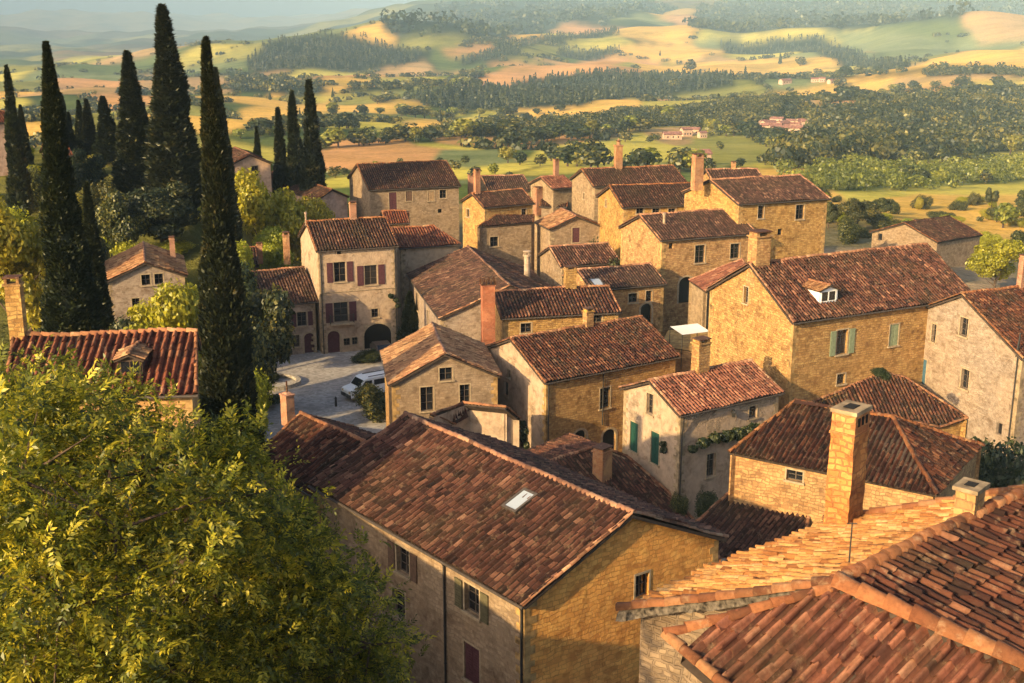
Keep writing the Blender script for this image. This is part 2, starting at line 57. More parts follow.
def hgt(x,y):
    x=np.asarray(x,float); y=np.asarray(y,float)
    r=np.maximum(np.hypot(x,y),1.); ya=np.maximum(np.abs(y),1.)
    t=np.clip(np.where(y>0,x/ya,np.sign(x)*.43),-.427,.427)
    lr=np.log(np.maximum(y,1)*0+np.maximum(r/np.sqrt(1+t*t),1.))
    cols=[np.interp(lr,[math.log(a) for a,b in T],[b for a,b in T]) for T in TTAB]
    f=(t+.427)/.2135; i=np.clip(f.astype(int),0,3); w=f-i; w=w*w*(3-2*w)
    C=np.stack(cols); idx=np.arange(x.size).reshape(x.shape) if x.ndim else None
    Cf=C.reshape(5,-1); ii=i.reshape(-1); k=np.arange(ii.size)
    far=(Cf[ii,k]*(1-w.reshape(-1))+Cf[ii+1,k]*w.reshape(-1)).reshape(x.shape)
    m=_s(420,900,r)
    und=(np.sin(x/95+1.3*np.sin(y/210))*np.sin(y/150+x/330+1.))*6+np.sin(x/41+y/67+2.)*np.sin(y/53-x/90)*2.2
    und2=(np.sin(x/420+.7)*np.sin(y/510+x/900))*16
    far=far+und*m*np.interp(r,[900,4000],[1.5,2.6])+und2*_s(1200,2500,r)
    m3=_s(4200,7000,r)
    far=far+m3*.8*(np.sin(x/800+y/2100)*np.sin(y/1100-x/1500+1)*45+np.sin(x/310+y/500)*np.sin(y/420-x/260)*20+np.sin(x/140+2*np.sin(y/300))*8)
    for (hx,hy,ha,sx,sy) in HILLS:
        far=far+ha*np.exp(-((x-hx)/sx)**2-((y-hy)/sy)**2)
    n=_near(x,y)
    b=_s(250,330,r)
    return n*(1-b)+far*b
HILLS=[(-400,2700,62,300,330),(-150,2650,25,180,260),(1000,2500,40,280,200),(330,2900,38,200,200),(720,2850,30,160,200),(560,1250,9,120,150),(-230,640,9,90,80)]

# ------------------------------------------------------------------ helpers
def at(px,py,y):
    c,s=math.cos(PITCH),math.sin(PITCH); a=(px-512)/FPX; b=(341.5-py)/FPX
    r=(a,c+b*s,-s+b*c); t=y/r[1]; return Vector((r[0]*t,y,CAMZ+r[2]*t))
def H(x,y): return float(hgt(np.array([x]),np.array([y]))[0])
def tag(o,label=None,cat=None,group=None,kind=None):
    if label: o['label']=label
    if cat: o['category']=cat
    if group: o['group']=group
    if kind: o['kind']=kind
    return o
def empty(name,loc,rz=0):
    o=bpy.data.objects.new(name,None); COL.objects.link(o); o.location=loc; o.rotation_euler=(0,0,rz); o.empty_display_size=.3; return o
def npmesh(name,V,F,mats,col=None,mi=None,smooth=False,uv=None):
    """V (n,3), F list of arrays (k,3|4); col per-face (nf,4)"""
    me=bpy.data.meshes.new(name)
    F=[np.asarray(f,np.int32) for f in (F if isinstance(F,list) else [F]) if len(f)]
    V=np.asarray(V,np.float32); nl=sum(f.size for f in F); nf=sum(len(f) for f in F)
    me.vertices.add(len(V)); me.vertices.foreach_set('co',V.ravel()); me.loops.add(nl); me.polygons.add(nf)
    me.loops.foreach_set('vertex_index',np.concatenate([f.ravel() for f in F]))
    ls=np.concatenate([np.full(len(f),f.shape[1]) for f in F]); st=np.concatenate([[0],np.cumsum(ls)[:-1]])
    me.polygons.foreach_set('loop_start',st.astype(np.int32)); me.polygons.foreach_set('loop_total',ls.astype(np.int32))
    if smooth is not False: me.polygons.foreach_set('use_smooth',np.ones(nf,bool) if smooth is True else smooth)
    for m in mats: me.materials.append(m)
    if mi is not None: me.polygons.foreach_set('material_index',np.asarray(mi,np.int32))
    if col is not None:
        a=me.attributes.new('rnd','FLOAT_COLOR','FACE'); a.data.foreach_set('color',np.asarray(col,np.float32).ravel())
    if uv is not None:
        u=me.uv_layers.new(name='UVMap'); u.data.foreach_set('uv',np.asarray(uv,np.float32).ravel())
    me.update(calc_edges=True); me.validate(); return me
def link(name,me,parent=None,loc=(0,0,0)):
    o=bpy.data.objects.new(name,me); COL.objects.link(o)
    if parent is not None: o.parent=parent
    o.location=loc; return o
class MB:
    """collects polygons with uv in metres"""
    def __init__(s): s.v=[];s.f=[];s.uv=[];s.m=[]
    def poly(s,pts,uv=None,m=0):
        b=len(s.v); s.v+=[tuple(p) for p in pts]; s.f.append(list(range(b,b+len(pts))))
        if uv is None:
            p=[Vector(q) for q in pts]; n=(p[1]-p[0]).cross(p[2]-p[0])
            if abs(n.z)>max(abs(n.x),abs(n.y)): uv=[(q.x,q.y) for q in p]
            elif abs(n.x)>abs(n.y): uv=[(q.y,q.z) for q in p]
            else: uv=[(q.x,q.z) for q in p]
        s.uv+=list(uv); s.m.append(m)
    def box(s,c,sz,rot=0,m=0,top=1.,seg=1,jit=0,rnd=random):
        cx,cy,cz=c; sx,sy,hz=sz; cr,sr=math.cos(rot),math.sin(rot)
        rings=[]
        for k in range(seg+1):
            t=k/seg; f=1+(top-1)*t; z=cz+hz*t; ring=[]
            for a,b in ((-1,-1),(1,-1),(1,1),(-1,1)):
                x=a*sx/2*f+rnd.uniform(-jit,jit); y=b*sy/2*f+rnd.uniform(-jit,jit)
                ring.append((cx+x*cr-y*sr,cy+x*sr+y*cr,z+(rnd.uniform(-jit,jit) if 0<k<seg else 0)))
            rings.append(ring)
        per=[0,sx,sx+sy,2*sx+sy,2*sx+2*sy]
        for k in range(seg):
            for i in range(4):
                j=(i+1)%4; s.poly([rings[k][i],rings[k][j],rings[k+1][j],rings[k+1][i]],[(per[i],rings[k][i][2]),(per[i+1],rings[k][j][2]),(per[i+1],rings[k+1][j][2]),(per[i],rings[k+1][i][2])],m)
        s.poly(rings[-1],None,m); s.poly(rings[0][::-1],None,m)
    def tube(s,p,q,r0,r1=None,n=8,m=0,cap=True):
        p=Vector(p);q=Vector(q);r1=r0 if r1 is None else r1; d=(q-p); 
        if d.length<1e-6: return
        d.normalize(); a=d.orthogonal().normalized(); b=d.cross(a); A=[];B=[]
        for i in range(n):
            t=2*math.pi*i/n; w=a*math.cos(t)+b*math.sin(t); A.append(p+w*r0); B.append(q+w*r1)
        for i in range(n):
            j=(i+1)%n; s.poly([A[i],A[j],B[j],B[i]],None,m)
        if cap: s.poly(A[::-1],None,m); s.poly(B,None,m)
    def obox(s,o,ax,ay,az,m=0):
        o,ax,ay,az=[Vector(q) for q in (o,ax,ay,az)]
        P=[o,o+ax,o+ax+ay,o+ay,o+az,o+ax+az,o+ax+ay+az,o+ay+az]
        for f in ((3,2,1,0),(4,5,6,7),(0,1,5,4),(1,2,6,5),(2,3,7,6),(3,0,4,7)): s.poly([P[i] for i in f],None,m)
    def mesh(s,name,mats,off=(0,0,0),smooth=False):
        me=bpy.data.meshes.new(name); o=Vector(off)
        me.from_pydata([tuple(Vector(v)-o) for v in s.v],[],s.f)
        for m in (mats if isinstance(mats,(list,tuple)) else [mats]): me.materials.append(m)
        u=me.uv_layers.new(name='UVMap'); u.data.foreach_set('uv',[c for q in s.uv for c in q])
        me.polygons.foreach_set('material_index',s.m)
        if smooth: me.polygons.foreach_set('use_smooth',[True]*len(s.f))
        me.update(); return me
    def build(s,name,mats,parent=None,off=(0,0,0),loc=(0,0,0),smooth=False):
        return link(name,s.mesh(name,mats,off,smooth),parent,loc)
# ------------------------------------------------------------------ materials
def newmat(name):
    m=bpy.data.materials.new(name); m.use_nodes=True; n=m.node_tree; b=n.nodes['Principled BSDF']; b.inputs['Specular IOR Level'].default_value=.25; return m,n,b
def N(n,t,**k):
    x=n.nodes.new(t)
    for a,v in k.items():
        if a.startswith('i_'):
            a=a[2:]; a=int(a) if a.isdigit() else a.replace('_',' '); x.inputs[a].default_value=v
        else: setattr(x,a,v)
    return x
def mix(n,a,b,f,mode='MIX'):
    x=n.nodes.new('ShaderNodeMix'); x.data_type='RGBA'; x.blend_type=mode
    for s,v in ((x.inputs[0],f),(x.inputs[6],a),(x.inputs[7],b)):
        if hasattr(v,'links') : n.links.new(v,s)
        else: s.default_value=v if not isinstance(v,tuple) else (*v[:3],1)
    return x.outputs[2]
def ramp(n,src,stops,interp='LINEAR'):
    x=n.nodes.new('ShaderNodeValToRGB'); x.color_ramp.interpolation=interp; e=x.color_ramp.elements
    while len(e)<len(stops): e.new(.5)
    for i,(p,c) in enumerate(stops):
        e[i].position=p; e[i].color=(*c,1) if isinstance(c,tuple) else (c,c,c,1)
    n.links.new(src,x.inputs[0]); return x.outputs[0]
def noise(n,scale,detail=4,vec=None,rough=.55,dist=0):
    x=N(n,'ShaderNodeTexNoise',i_Scale=scale,i_Detail=detail,i_Roughness=rough,i_Distortion=dist)
    if vec is not None: n.links.new(vec,x.inputs[0])
    return x.outputs['Fac']
def geo(n): return n.nodes.new('ShaderNodeNewGeometry').outputs['Position']
def simple(name,c,rough=.8,var=.15,scale=6,metal=0,spec=.25):
    m,n,b=newmat(name); p=geo(n); f=noise(n,scale,4,p)
    dk=tuple(x*(1-var*1.5) for x in c); lt=tuple(min(1,x*(1+var)) for x in c)
    n.links.new(ramp(n,f,[(.3,dk),(.7,lt)]),b.inputs['Base Color']); b.inputs['Roughness'].default_value=rough; b.inputs['Metallic'].default_value=metal; b.inputs['Specular IOR Level'].default_value=spec
    return m
def bump(n,b,h,st=.5,dist=.03):
    x=N(n,'ShaderNodeBump',i_Strength=st,i_Distance=dist); n.links.new(h,x.inputs['Height']); n.links.new(x.outputs[0],b.inputs['Normal'])
def stone(name,c1,c2,c3,mortar,plaster,pl=.5,bw=.40,rh=.19,msz=.02,bst=.9):
    m,n,b=newmat(name); L=n.links.new; uv=N(n,'ShaderNodeUVMap').outputs[0]; p=geo(n)
    nz=N(n,'ShaderNodeTexNoise',i_Scale=1.7,i_Detail=3); L(p,nz.inputs[0])
    sub=N(n,'ShaderNodeVectorMath',operation='SUBTRACT'); L(nz.outputs['Color'],sub.inputs[0]); sub.inputs[1].default_value=(.5,.5,.5)
    sc=N(n,'ShaderNodeVectorMath',operation='SCALE'); L(sub.outputs[0],sc.inputs[0]); sc.inputs['Scale'].default_value=.36
    ad=N(n,'ShaderNodeVectorMath',operation='ADD'); L(uv,ad.inputs[0]); L(sc.outputs[0],ad.inputs[1])
    br=N(n,'ShaderNodeTexBrick',i_Scale=1.0,i_Mortar_Size=msz,i_Mortar_Smooth=.3,i_Bias=0,i_Brick_Width=bw,i_Row_Height=rh); br.squash=.7; br.squash_frequency=3; br.offset_frequency=2
    L(ad.outputs[0],br.inputs['Vector'])
    br.inputs['Color1'].default_value=(1,1,1,1); br.inputs['Color2'].default_value=(0,0,0,1); br.inputs['Mortar'].default_value=(.5,.5,.5,1)
    tone=ramp(n,br.outputs['Color'],[(0.,c1),(.45,c2),(.75,c3),(1.,tuple(min(1,x*1.15) for x in c2))])
    vo=N(n,'ShaderNodeTexVoronoi',i_Scale=3.1); L(ad.outputs[0],vo.inputs['Vector'])
    vr=N(n,'ShaderNodeSeparateColor'); L(vo.outputs['Color'],vr.inputs[0])
    tone=mix(n,tone,ramp(n,vr.outputs[0],[(0.,c1),(.5,c2),(1.,c3)]),.45)
    mk=N(n,'ShaderNodeMath',operation='MULTIPLY'); L(br.outputs['Fac'],mk.inputs[0]); L(ramp(n,noise(n,1.3,3,p),[(.35,.25),(.6,1.)]),mk.inputs[1]); col=mix(n,tone,mortar,mk.outputs[0])
    oi=N(n,'ShaderNodeObjectInfo'); fo=N(n,'ShaderNodeMath',operation='MULTIPLY_ADD',i_1=.16,i_2=-.08); L(oi.outputs['Random'],fo.inputs[0]); fa=N(n,'ShaderNodeMath',operation='ADD'); L(noise(n,.55,6,p,.68),fa.inputs[0]); L(fo.outputs[0],fa.inputs[1]); f=fa.outputs[0]; pm=ramp(n,f,[(pl-.03,0.),(pl+.04,1.)])
    pc=ramp(n,noise(n,2.2,5,p),[(.25,tuple(x*.72 for x in plaster)),(.55,plaster),(.8,tuple(min(1,x*1.12) for x in plaster))])
    col=mix(n,col,pc,pm)
    st=ramp(n,noise(n,.9,6,p,.7,.6),[(.28,(.5,.42,.34)),(.5,(1.,1.,1.)),(.75,(1.1,1.05,1.))]); col=mix(n,col,st,.9,'MULTIPLY')
    hb=mix(n,(1.,1.,1.),(.88,.93,1.03) if name not in('orange_stone','weathered_chimney_stone') else (.85,.8,.8),ramp(n,noise(n,.28,4,p,.6),[(.42,0.),(.62,.75)])); col=mix(n,col,hb,1.,'MULTIPLY')
    hv=N(n,'ShaderNodeHueSaturation'); L(col,hv.inputs['Color']); r1=N(n,'ShaderNodeMapRange',i_3=.90 if name not in('orange_stone','weathered_chimney_stone') else .94,i_4=.99); L(oi.outputs['Random'],r1.inputs[0]); L(r1.outputs[0],hv.inputs['Saturation']); r2=N(n,'ShaderNodeMapRange',i_3=.490 if name not in('orange_stone','weathered_chimney_stone') else .492,i_4=.500 if name not in('orange_stone','weathered_chimney_stone') else .494); L(oi.outputs['Random'],r2.inputs[0]); L(r2.outputs[0],hv.inputs['Hue']); col=hv.outputs[0]
    L(col,b.inputs['Base Color']); b.inputs['Roughness'].default_value=.92
    inv=N(n,'ShaderNodeMath',operation='SUBTRACT',i_0=1.); L(br.outputs['Fac'],inv.inputs[1])
    h=N(n,'ShaderNodeMath',operation='MULTIPLY_ADD',i_1=.6); L(noise(n,7,5,p),h.inputs[0]); L(inv.outputs[0],h.inputs[2])
    h2=mix(n,h.outputs[0],noise(n,5,5,p),pm); bump(n,b,h2,bst,.05); return m
def tiles(name,stops,moss=(.05,.05,.025),mossa=.5,pale=(.42,.33,.22),gain=(.74,.62,.55)):
    m,n,b=newmat(name); L=n.links.new; p=geo(n)
    a=N(n,'ShaderNodeAttribute',attribute_name='rnd'); s=N(n,'ShaderNodeSeparateColor'); L(a.outputs['Color'],s.inputs[0])
    c=ramp(n,s.outputs[0],stops)
    oi=N(n,'ShaderNodeObjectInfo'); hv=N(n,'ShaderNodeHueSaturation'); L(c,hv.inputs['Color']); r1=N(n,'ShaderNodeMapRange',i_3=.72,i_4=1.25); L(oi.outputs['Random'],r1.inputs[0]); L(r1.outputs[0],hv.inputs['Value']); r2=N(n,'ShaderNodeMapRange',i_3=1.1,i_4=.82); L(oi.outputs['Random'],r2.inputs[0]); L(r2.outputs[0],hv.inputs['Saturation']); c=hv.outputs[0]
    big=noise(n,.35,5,p,.65); mm=ramp(n,big,[(.46,0.),(.64,mossa)])
    c=mix(n,c,moss,mm)
    sp=ramp(n,noise(n,2.6,6,p,.7),[(.55,0.),(.70,.5)]); c=mix(n,c,pale,sp)
    dk=ramp(n,noise(n,9.,4,p,.7),[(.3,(.55,.5,.46)),(.55,(1.,1.,1.))]); c=mix(n,c,dk,.8,'MULTIPLY'); c=mix(n,c,gain,1.,'MULTIPLY')
    L(c,b.inputs['Base Color']); b.inputs['Roughness'].default_value=.85
    bump(n,b,noise(n,22,4,p),.35,.02); return m
def leafmat(name,c1,c2,c3,trans=.35):
    m,n,b=newmat(name); L=n.links.new; n.nodes.remove(b); out=n.nodes['Material Output']
    a=N(n,'ShaderNodeAttribute',attribute_name='rnd'); s=N(n,'ShaderNodeSeparateColor'); L(a.outputs['Color'],s.inputs[0])
    oi=N(n,'ShaderNodeObjectInfo'); 
    c=ramp(n,s.outputs[0],[(0.,c1),(.5,c2),(1.,c3)])
    hv=N(n,'ShaderNodeHueSaturation'); L(c,hv.inputs['Color'])
    mr=N(n,'ShaderNodeMapRange',i_3=.475,i_4=.52); L(oi.outputs['Random'],mr.inputs[0]); L(mr.outputs[0],hv.inputs['Hue'])
    d=N(n,'ShaderNodeBsdfDiffuse'); t=N(n,'ShaderNodeBsdfTranslucent'); L(hv.outputs[0],d.inputs[0]); 
    tc=mix(n,hv.outputs[0],(1.,.95,.35),1.,'MULTIPLY'); hv2=N(n,'ShaderNodeBrightContrast',i_Bright=.02); L(tc,hv2.inputs[0]); L(hv2.outputs[0],t.inputs[0])
    x=N(n,'ShaderNodeMixShader',i_0=trans); L(d.outputs[0],x.inputs[1]); L(t.outputs[0],x.inputs[2])
    g=N(n,'ShaderNodeBsdfGlossy',i_Roughness=.45); g.inputs[0].default_value=(.6,.6,.5,1)
    y=N(n,'ShaderNodeMixShader',i_0=.05); L(x.outputs[0],y.inputs[1]); L(g.outputs[0],y.inputs[2]); L(y.outputs[0],out.inputs[0]); return m
M={}
M['ochre']=stone('ochre_stone',(.20,.10,.028),(.40,.22,.055),(.52,.32,.09),(.24,.14,.05),(.46,.27,.065),.66)
M['orange']=stone('orange_stone',(.50,.21,.025),(.80,.38,.05),(.85,.46,.08),(.48,.22,.035),(.78,.38,.05),.62,.4,.2,.016)
M['tan']=stone('tan_stone',(.19,.125,.065),(.29,.20,.105),(.38,.27,.15),(.27,.19,.11),(.36,.25,.14),.68)
M['grey']=stone('grey_stone',(.20,.14,.09),(.30,.22,.15),(.38,.29,.20),(.34,.27,.19),(.36,.27,.18),.68)
M['plaster']=stone('aged_plaster',(.24,.165,.10),(.33,.235,.14),(.40,.30,.19),(.30,.23,.15),(.42,.30,.19),.42)
M['pinkplaster']=stone('pink_plaster',(.40,.24,.15),(.47,.29,.18),(.52,.34,.22),(.42,.3,.22),(.50,.33,.21),.42)
M['rubble']=stone('brown_rubble',(.12,.08,.045),(.20,.14,.08),(.30,.21,.12),(.17,.12,.075),(.24,.17,.10),.55,.34,.16,.03,1.2)
M['bigch']=stone('weathered_chimney_stone',(.22,.075,.02),(.48,.20,.04),(.60,.30,.075),(.30,.14,.045),(.50,.22,.05),.66,.3,.16,.02,1.2)
M['brick']=stone('chimney_brick',(.34,.13,.05),(.45,.19,.07),(.5,.24,.1),(.38,.26,.17),(.5,.27,.11),.6,.22,.08,.012)
M['redbrick']=stone('red_brick',(.34,.10,.04),(.46,.13,.05),(.5,.18,.08),(.3,.16,.1),(.48,.18,.08),.62,.22,.08,.012)
TR=[(0.,(.016,.008,.007)),(.25,(.045,.017,.012)),(.5,(.088,.031,.019)),(.75,(.15,.058,.032)),(1.,(.30,.155,.09))]
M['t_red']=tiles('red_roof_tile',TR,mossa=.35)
M['t_brown']=tiles('brown_roof_tile',[(0.,(.02,.012,.010)),(.25,(.048,.023,.018)),(.5,(.080,.038,.027)),(.75,(.13,.065,.043)),(1.,(.26,.16,.105))],mossa=.4)
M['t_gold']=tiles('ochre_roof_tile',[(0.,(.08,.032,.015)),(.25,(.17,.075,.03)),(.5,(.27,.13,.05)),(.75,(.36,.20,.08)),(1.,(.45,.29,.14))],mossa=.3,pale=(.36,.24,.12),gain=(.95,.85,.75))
M['t_light']=tiles('light_red_roof_tile',[(0.,(.05,.02,.014)),(.25,(.14,.042,.022)),(.5,(.22,.070,.034)),(.75,(.30,.115,.055)),(1.,(.42,.23,.125))],mossa=.2,gain=(.75,.62,.55))
M['t_fg']=tiles('weathered_foreground_tile',[(0.,(.06,.022,.014)),(.25,(.16,.050,.025)),(.5,(.26,.085,.038)),(.75,(.36,.14,.06)),(1.,(.44,.24,.13))],mossa=.8,moss=(.045,.042,.022),gain=(.85,.72,.62))
M['t_sunlit_tint']=tiles('sunlit_tint_roof_tile',[(0.,(.20,.085,.03)),(.25,(.40,.19,.065)),(.5,(.54,.30,.11)),(.75,(.62,.40,.17)),(1.,(.68,.50,.28))],mossa=.25,pale=(.7,.55,.35),gain=(.85,.70,.56))  # tile colour raised to paint sunlight onto the foreground roof's left slope
M['t_cap']=tiles('ridge_cap_tile',[(0.,(.10,.04,.022)),(.35,(.24,.095,.045)),(.7,(.36,.16,.075)),(1.,(.44,.27,.15))],mossa=.3,gain=(.85,.78,.7))
M['deck']=simple('roof_edge_mortar',(.055,.038,.028),.9,.3,4)
M['mortar']=simple('pale_mortar',(.34,.30,.25),.95,.4,5)
M['flash']=simple('grimy_verge_mortar',(.10,.08,.06),.95,.65,9)
M['wood']=simple('dark_wood',(.07,.045,.03),.8,.2)
M['frame']=simple('window_frame_wood',(.10,.075,.055),.7,.15)
M['sill']=simple('stone_surround',(.36,.27,.17),.9,.2,5)
M['quoin_o']=simple('ochre_corner_stone',(.36,.22,.085),.9,.45,2.3); M['quoin_g']=simple('tan_corner_stone',(.32,.23,.135),.9,.4,2.3)
M['glass'],_n,_b=newmat('dark_glass'); _b.inputs['Base Color'].default_value=(.012,.013,.016,1); _b.inputs['Roughness'].default_value=.12; _b.inputs['Specular IOR Level'].default_value=.5
M['void']=simple('dark_interior',(.012,.01,.009),1,.1)
M['maroon']=simple('maroon_shutter_paint',(.085,.03,.035),.7,.2)
M['brown']=simple('brown_shutter_paint',(.12,.07,.045),.75,.2); M['olive']=simple('olive_shutter_paint',(.10,.085,.045),.75,.2)
M['sage']=simple('sage_shutter_paint',(.22,.26,.16),.7,.15); M['green']=simple('green_shutter_paint',(.012,.055,.04),.6,.2)
M['blue']=simple('blue_grey_door_paint',(.05,.11,.15),.65,.2); M['tanp']=simple('tan_door_paint',(.3,.2,.11),.7,.2); M['black']=M['void']
M['iron']=simple('dark_iron',(.03,.027,.025),.55,.2,spec=.4); M['gutter']=simple('weathered_gutter',(.07,.055,.045),.6,.25)
M['white']=simple('white_paint',(.78,.78,.76),.35,.04); M['bark']=simple('tree_bark',(.09,.06,.04),.95,.35,5)
M['tyre']=simple('tyre_rubber',(.02,.02,.02),.9,.1); M['skyglass'],_n,_b=newmat('roof_window_glass'); _b.inputs['Base Color'].default_value=(.30,.34,.40,1); _b.inputs['Roughness'].default_value=.18
M['cloth']=simple('white_sheet',(.72,.68,.62),.8,.06)
M['lamp_glass']=simple('lamp_glass',(.5,.4,.25),.2,.1)
M['terracotta']=simple('terracotta',(.4,.16,.07),.8,.2)
M['leaf_fg']=leafmat('walnut_leaves',(.018,.034,.005),(.15,.18,.012),(.66,.58,.045),.48)
M['leaf_yel']=leafmat('yellow_green_leaves',(.15,.16,.012),(.33,.33,.018),(.50,.45,.03),.42)
M['leaf_mid']=leafmat('mid_green_leaves',(.010,.018,.010),(.035,.048,.014),(.22,.19,.035),.28)
M['leaf_dark']=leafmat('dark_green_leaves',(.006,.014,.008),(.02,.034,.014),(.085,.09,.025),.22)
M['cypress']=leafmat('cypress_foliage',(.009,.014,.006),(.022,.029,.009),(.10,.085,.022),.12)
M['scrub']=leafmat('valley_scrub',(.06,.075,.012),(.16,.17,.02),(.34,.31,.04),.35)
# ------------------------------------------------------------------ terrain
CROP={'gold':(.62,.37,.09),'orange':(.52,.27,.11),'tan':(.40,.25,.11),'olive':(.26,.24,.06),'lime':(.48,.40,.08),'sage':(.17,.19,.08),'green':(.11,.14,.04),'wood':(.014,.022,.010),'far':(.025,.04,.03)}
rng=np.random.default_rng(7)
def inpoly(P,x,y):
    ins=np.zeros(x.shape,bool); n=len(P)
    for i in range(n):
        x0,y0=P[i];x1,y1=P[(i+1)%n]
        if y0==y1: continue
        c=((y0>y)!=(y1>y))&(x<(x1-x0)*(y-y0)/(y1-y0)+x0); ins^=c
    return ins
GX={}
def terrain():
    na,nr=900,700
    az=np.linspace(-math.radians(52),math.radians(52),na); rr=np.concatenate([[1.5],np.exp(np.linspace(math.log(6),math.log(12000),nr-1))])
    A,R=np.meshgrid(az,rr); X=R*np.sin(A); Y=R*np.cos(A)-0; Z=hgt(X,Y)
    V=np.stack([X,Y,Z],-1).reshape(-1,3)
    i=np.arange(nr-1)[:,None]*na+np.arange(na-1)[None,:]; F=np.stack([i,i+1,i+na+1,i+na],-1).reshape(-1,4)[:, ::-1]
    x=V[:,0];y=V[:,1]; r=np.hypot(x,y)
    # mosaic of small fields
    sx=[];sy=[]
    for rad,cell in ((300,75),(700,110),(1400,170),(2600,280),(5200,480)):
        m=int((rad*rad*3.6)/(cell*cell*1.0)); 
        a=rng.uniform(-1,1,m); q=rad*np.sqrt(rng.uniform(.25,4,m)); sx.append(q*np.sin(a));sy.append(q*np.cos(a))
    sx=np.concatenate(sx);sy=np.concatenate(sy); keep=rng.uniform(size=len(sx))<.8; sx=sx[keep];sy=sy[keep]
    pal=np.array([CROP[k] for k in ('gold','tan','olive','lime','sage','green','orange','olive','gold','green','tan','lime')]); cl=rng.integers(0,len(pal),len(sx))
    wx=x+18*np.sin(y/90)+.02*r*np.sin(x/170); wy=y+22*np.sin(x/110)
    best=np.full(len(x),1e18); idx=np.zeros(len(x),int); edge=np.full(len(x),99.)
    sel=(r>240)&(r<9000); ii=np.where(sel)[0]
    for c in range(0,len(ii),20000):
        k=ii[c:c+20000]; r0,r1=r[k].min()*.7-120,r[k].max()*1.3+400
        rs=np.hypot(sx,sy); s=np.where((rs>r0)&(rs<r1))[0]
        d=(wx[k,None]-sx[None,s])**2*1.6+((wy[k,None]-sy[None,s])**2)*.8
        idx[k]=s[np.argmin(d,1)]; pd=np.partition(d,1,axis=1); edge[k]=np.sqrt(pd[:,1])-np.sqrt(pd[:,0])
    C=pal[cl[idx]].copy(); bright=rng.uniform(.8,1.15,len(sx)); C*=bright[idx][:,None]
    hm=edge<np.clip(r*.0035,2.5,9); C[hm]=np.array([.035,.05,.018]); GX['hedge']=np.stack([x[hm],y[hm],V[hm,2]],1)
    near=np.array([.16,.135,.075]); vill=np.array([.25,.19,.13])
    w=np.clip((r-215)/60,0,1)[:,None]; C=C*w+near*(1-w)
    vm=(r<190)&(x>-27-0*x)&(x<70); C[vm]=vill
    left=(r<260)&(x<-26); C[left]=np.array([.13,.12,.035])
    for c,P in FIELDS: C[inpoly(P,x,y)]=CROP[c]
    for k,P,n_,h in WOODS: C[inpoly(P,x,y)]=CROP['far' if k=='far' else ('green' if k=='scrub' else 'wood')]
    fm=np.clip((r-3600)/1600,0,1)[:,None]*.85; pat=(np.sin(x/330+np.sin(y/400)*2)*np.sin(y/520+x/800)>.55)[:,None]&(r<7500)[:,None]
    C=C*(1-fm)+np.array(CROP['far'])*fm*(1-pat)+np.array([.16,.15,.06])*fm*pat
    G_=C.reshape(nr,na,3)
    for _ in range(2):
        G_[1:-1]=(G_[:-2]+2*G_[1:-1]+G_[2:])/4; G_[:,1:-1]=(G_[:,:-2]+2*G_[:,1:-1]+G_[:,2:])/4
    C=G_.reshape(-1,3)
    me=npmesh('ground',V,F,[],smooth=True)
    a=me.attributes.new('land','FLOAT_COLOR','POINT'); a.data.foreach_set('color',np.concatenate([C,np.ones((len(C),1))],1).astype(np.float32).ravel())
    m,n,b=newmat('land'); L=n.links.new; p=geo(n)
    at_=N(n,'ShaderNodeAttribute',attribute_name='land'); col=at_.outputs['Color']
    mp=N(n,'ShaderNodeMapping'); mp.inputs['Scale'].default_value=(.012,.045,.02); mp.inputs['Rotation'].default_value=(0,0,.5); L(p,mp.inputs[0])
    s1=ramp(n,noise(n,1.,6,mp.outputs[0],.7),[(.25,(.62,.66,.6)),(.5,(1.,1.,1.)),(.75,(1.2,1.12,.95))]); col=mix(n,col,s1,.9,'MULTIPLY')
    s2=ramp(n,noise(n,.35,5,p,.7),[(.3,(.6,.65,.55)),(.55,(1.,1.,1.))]); col=mix(n,col,s2,.7,'MULTIPLY')
    s3=ramp(n,noise(n,.0045,8,p,.72),[(.38,(.55,.62,.5)),(.52,(1.,1.,1.)),(.7,(1.12,1.06,.9))]); col=mix(n,col,s3,.8,'MULTIPLY')
    L(col,b.inputs['Base Color']); b.inputs['Roughness'].default_value=1; b.inputs['Specular IOR Level'].default_value=0
    bump(n,b,noise(n,.02,8,p,.75),.6,6.)
    me.materials.append(m); o=link('ground',me); tag(o,kind='structure')
terrain()
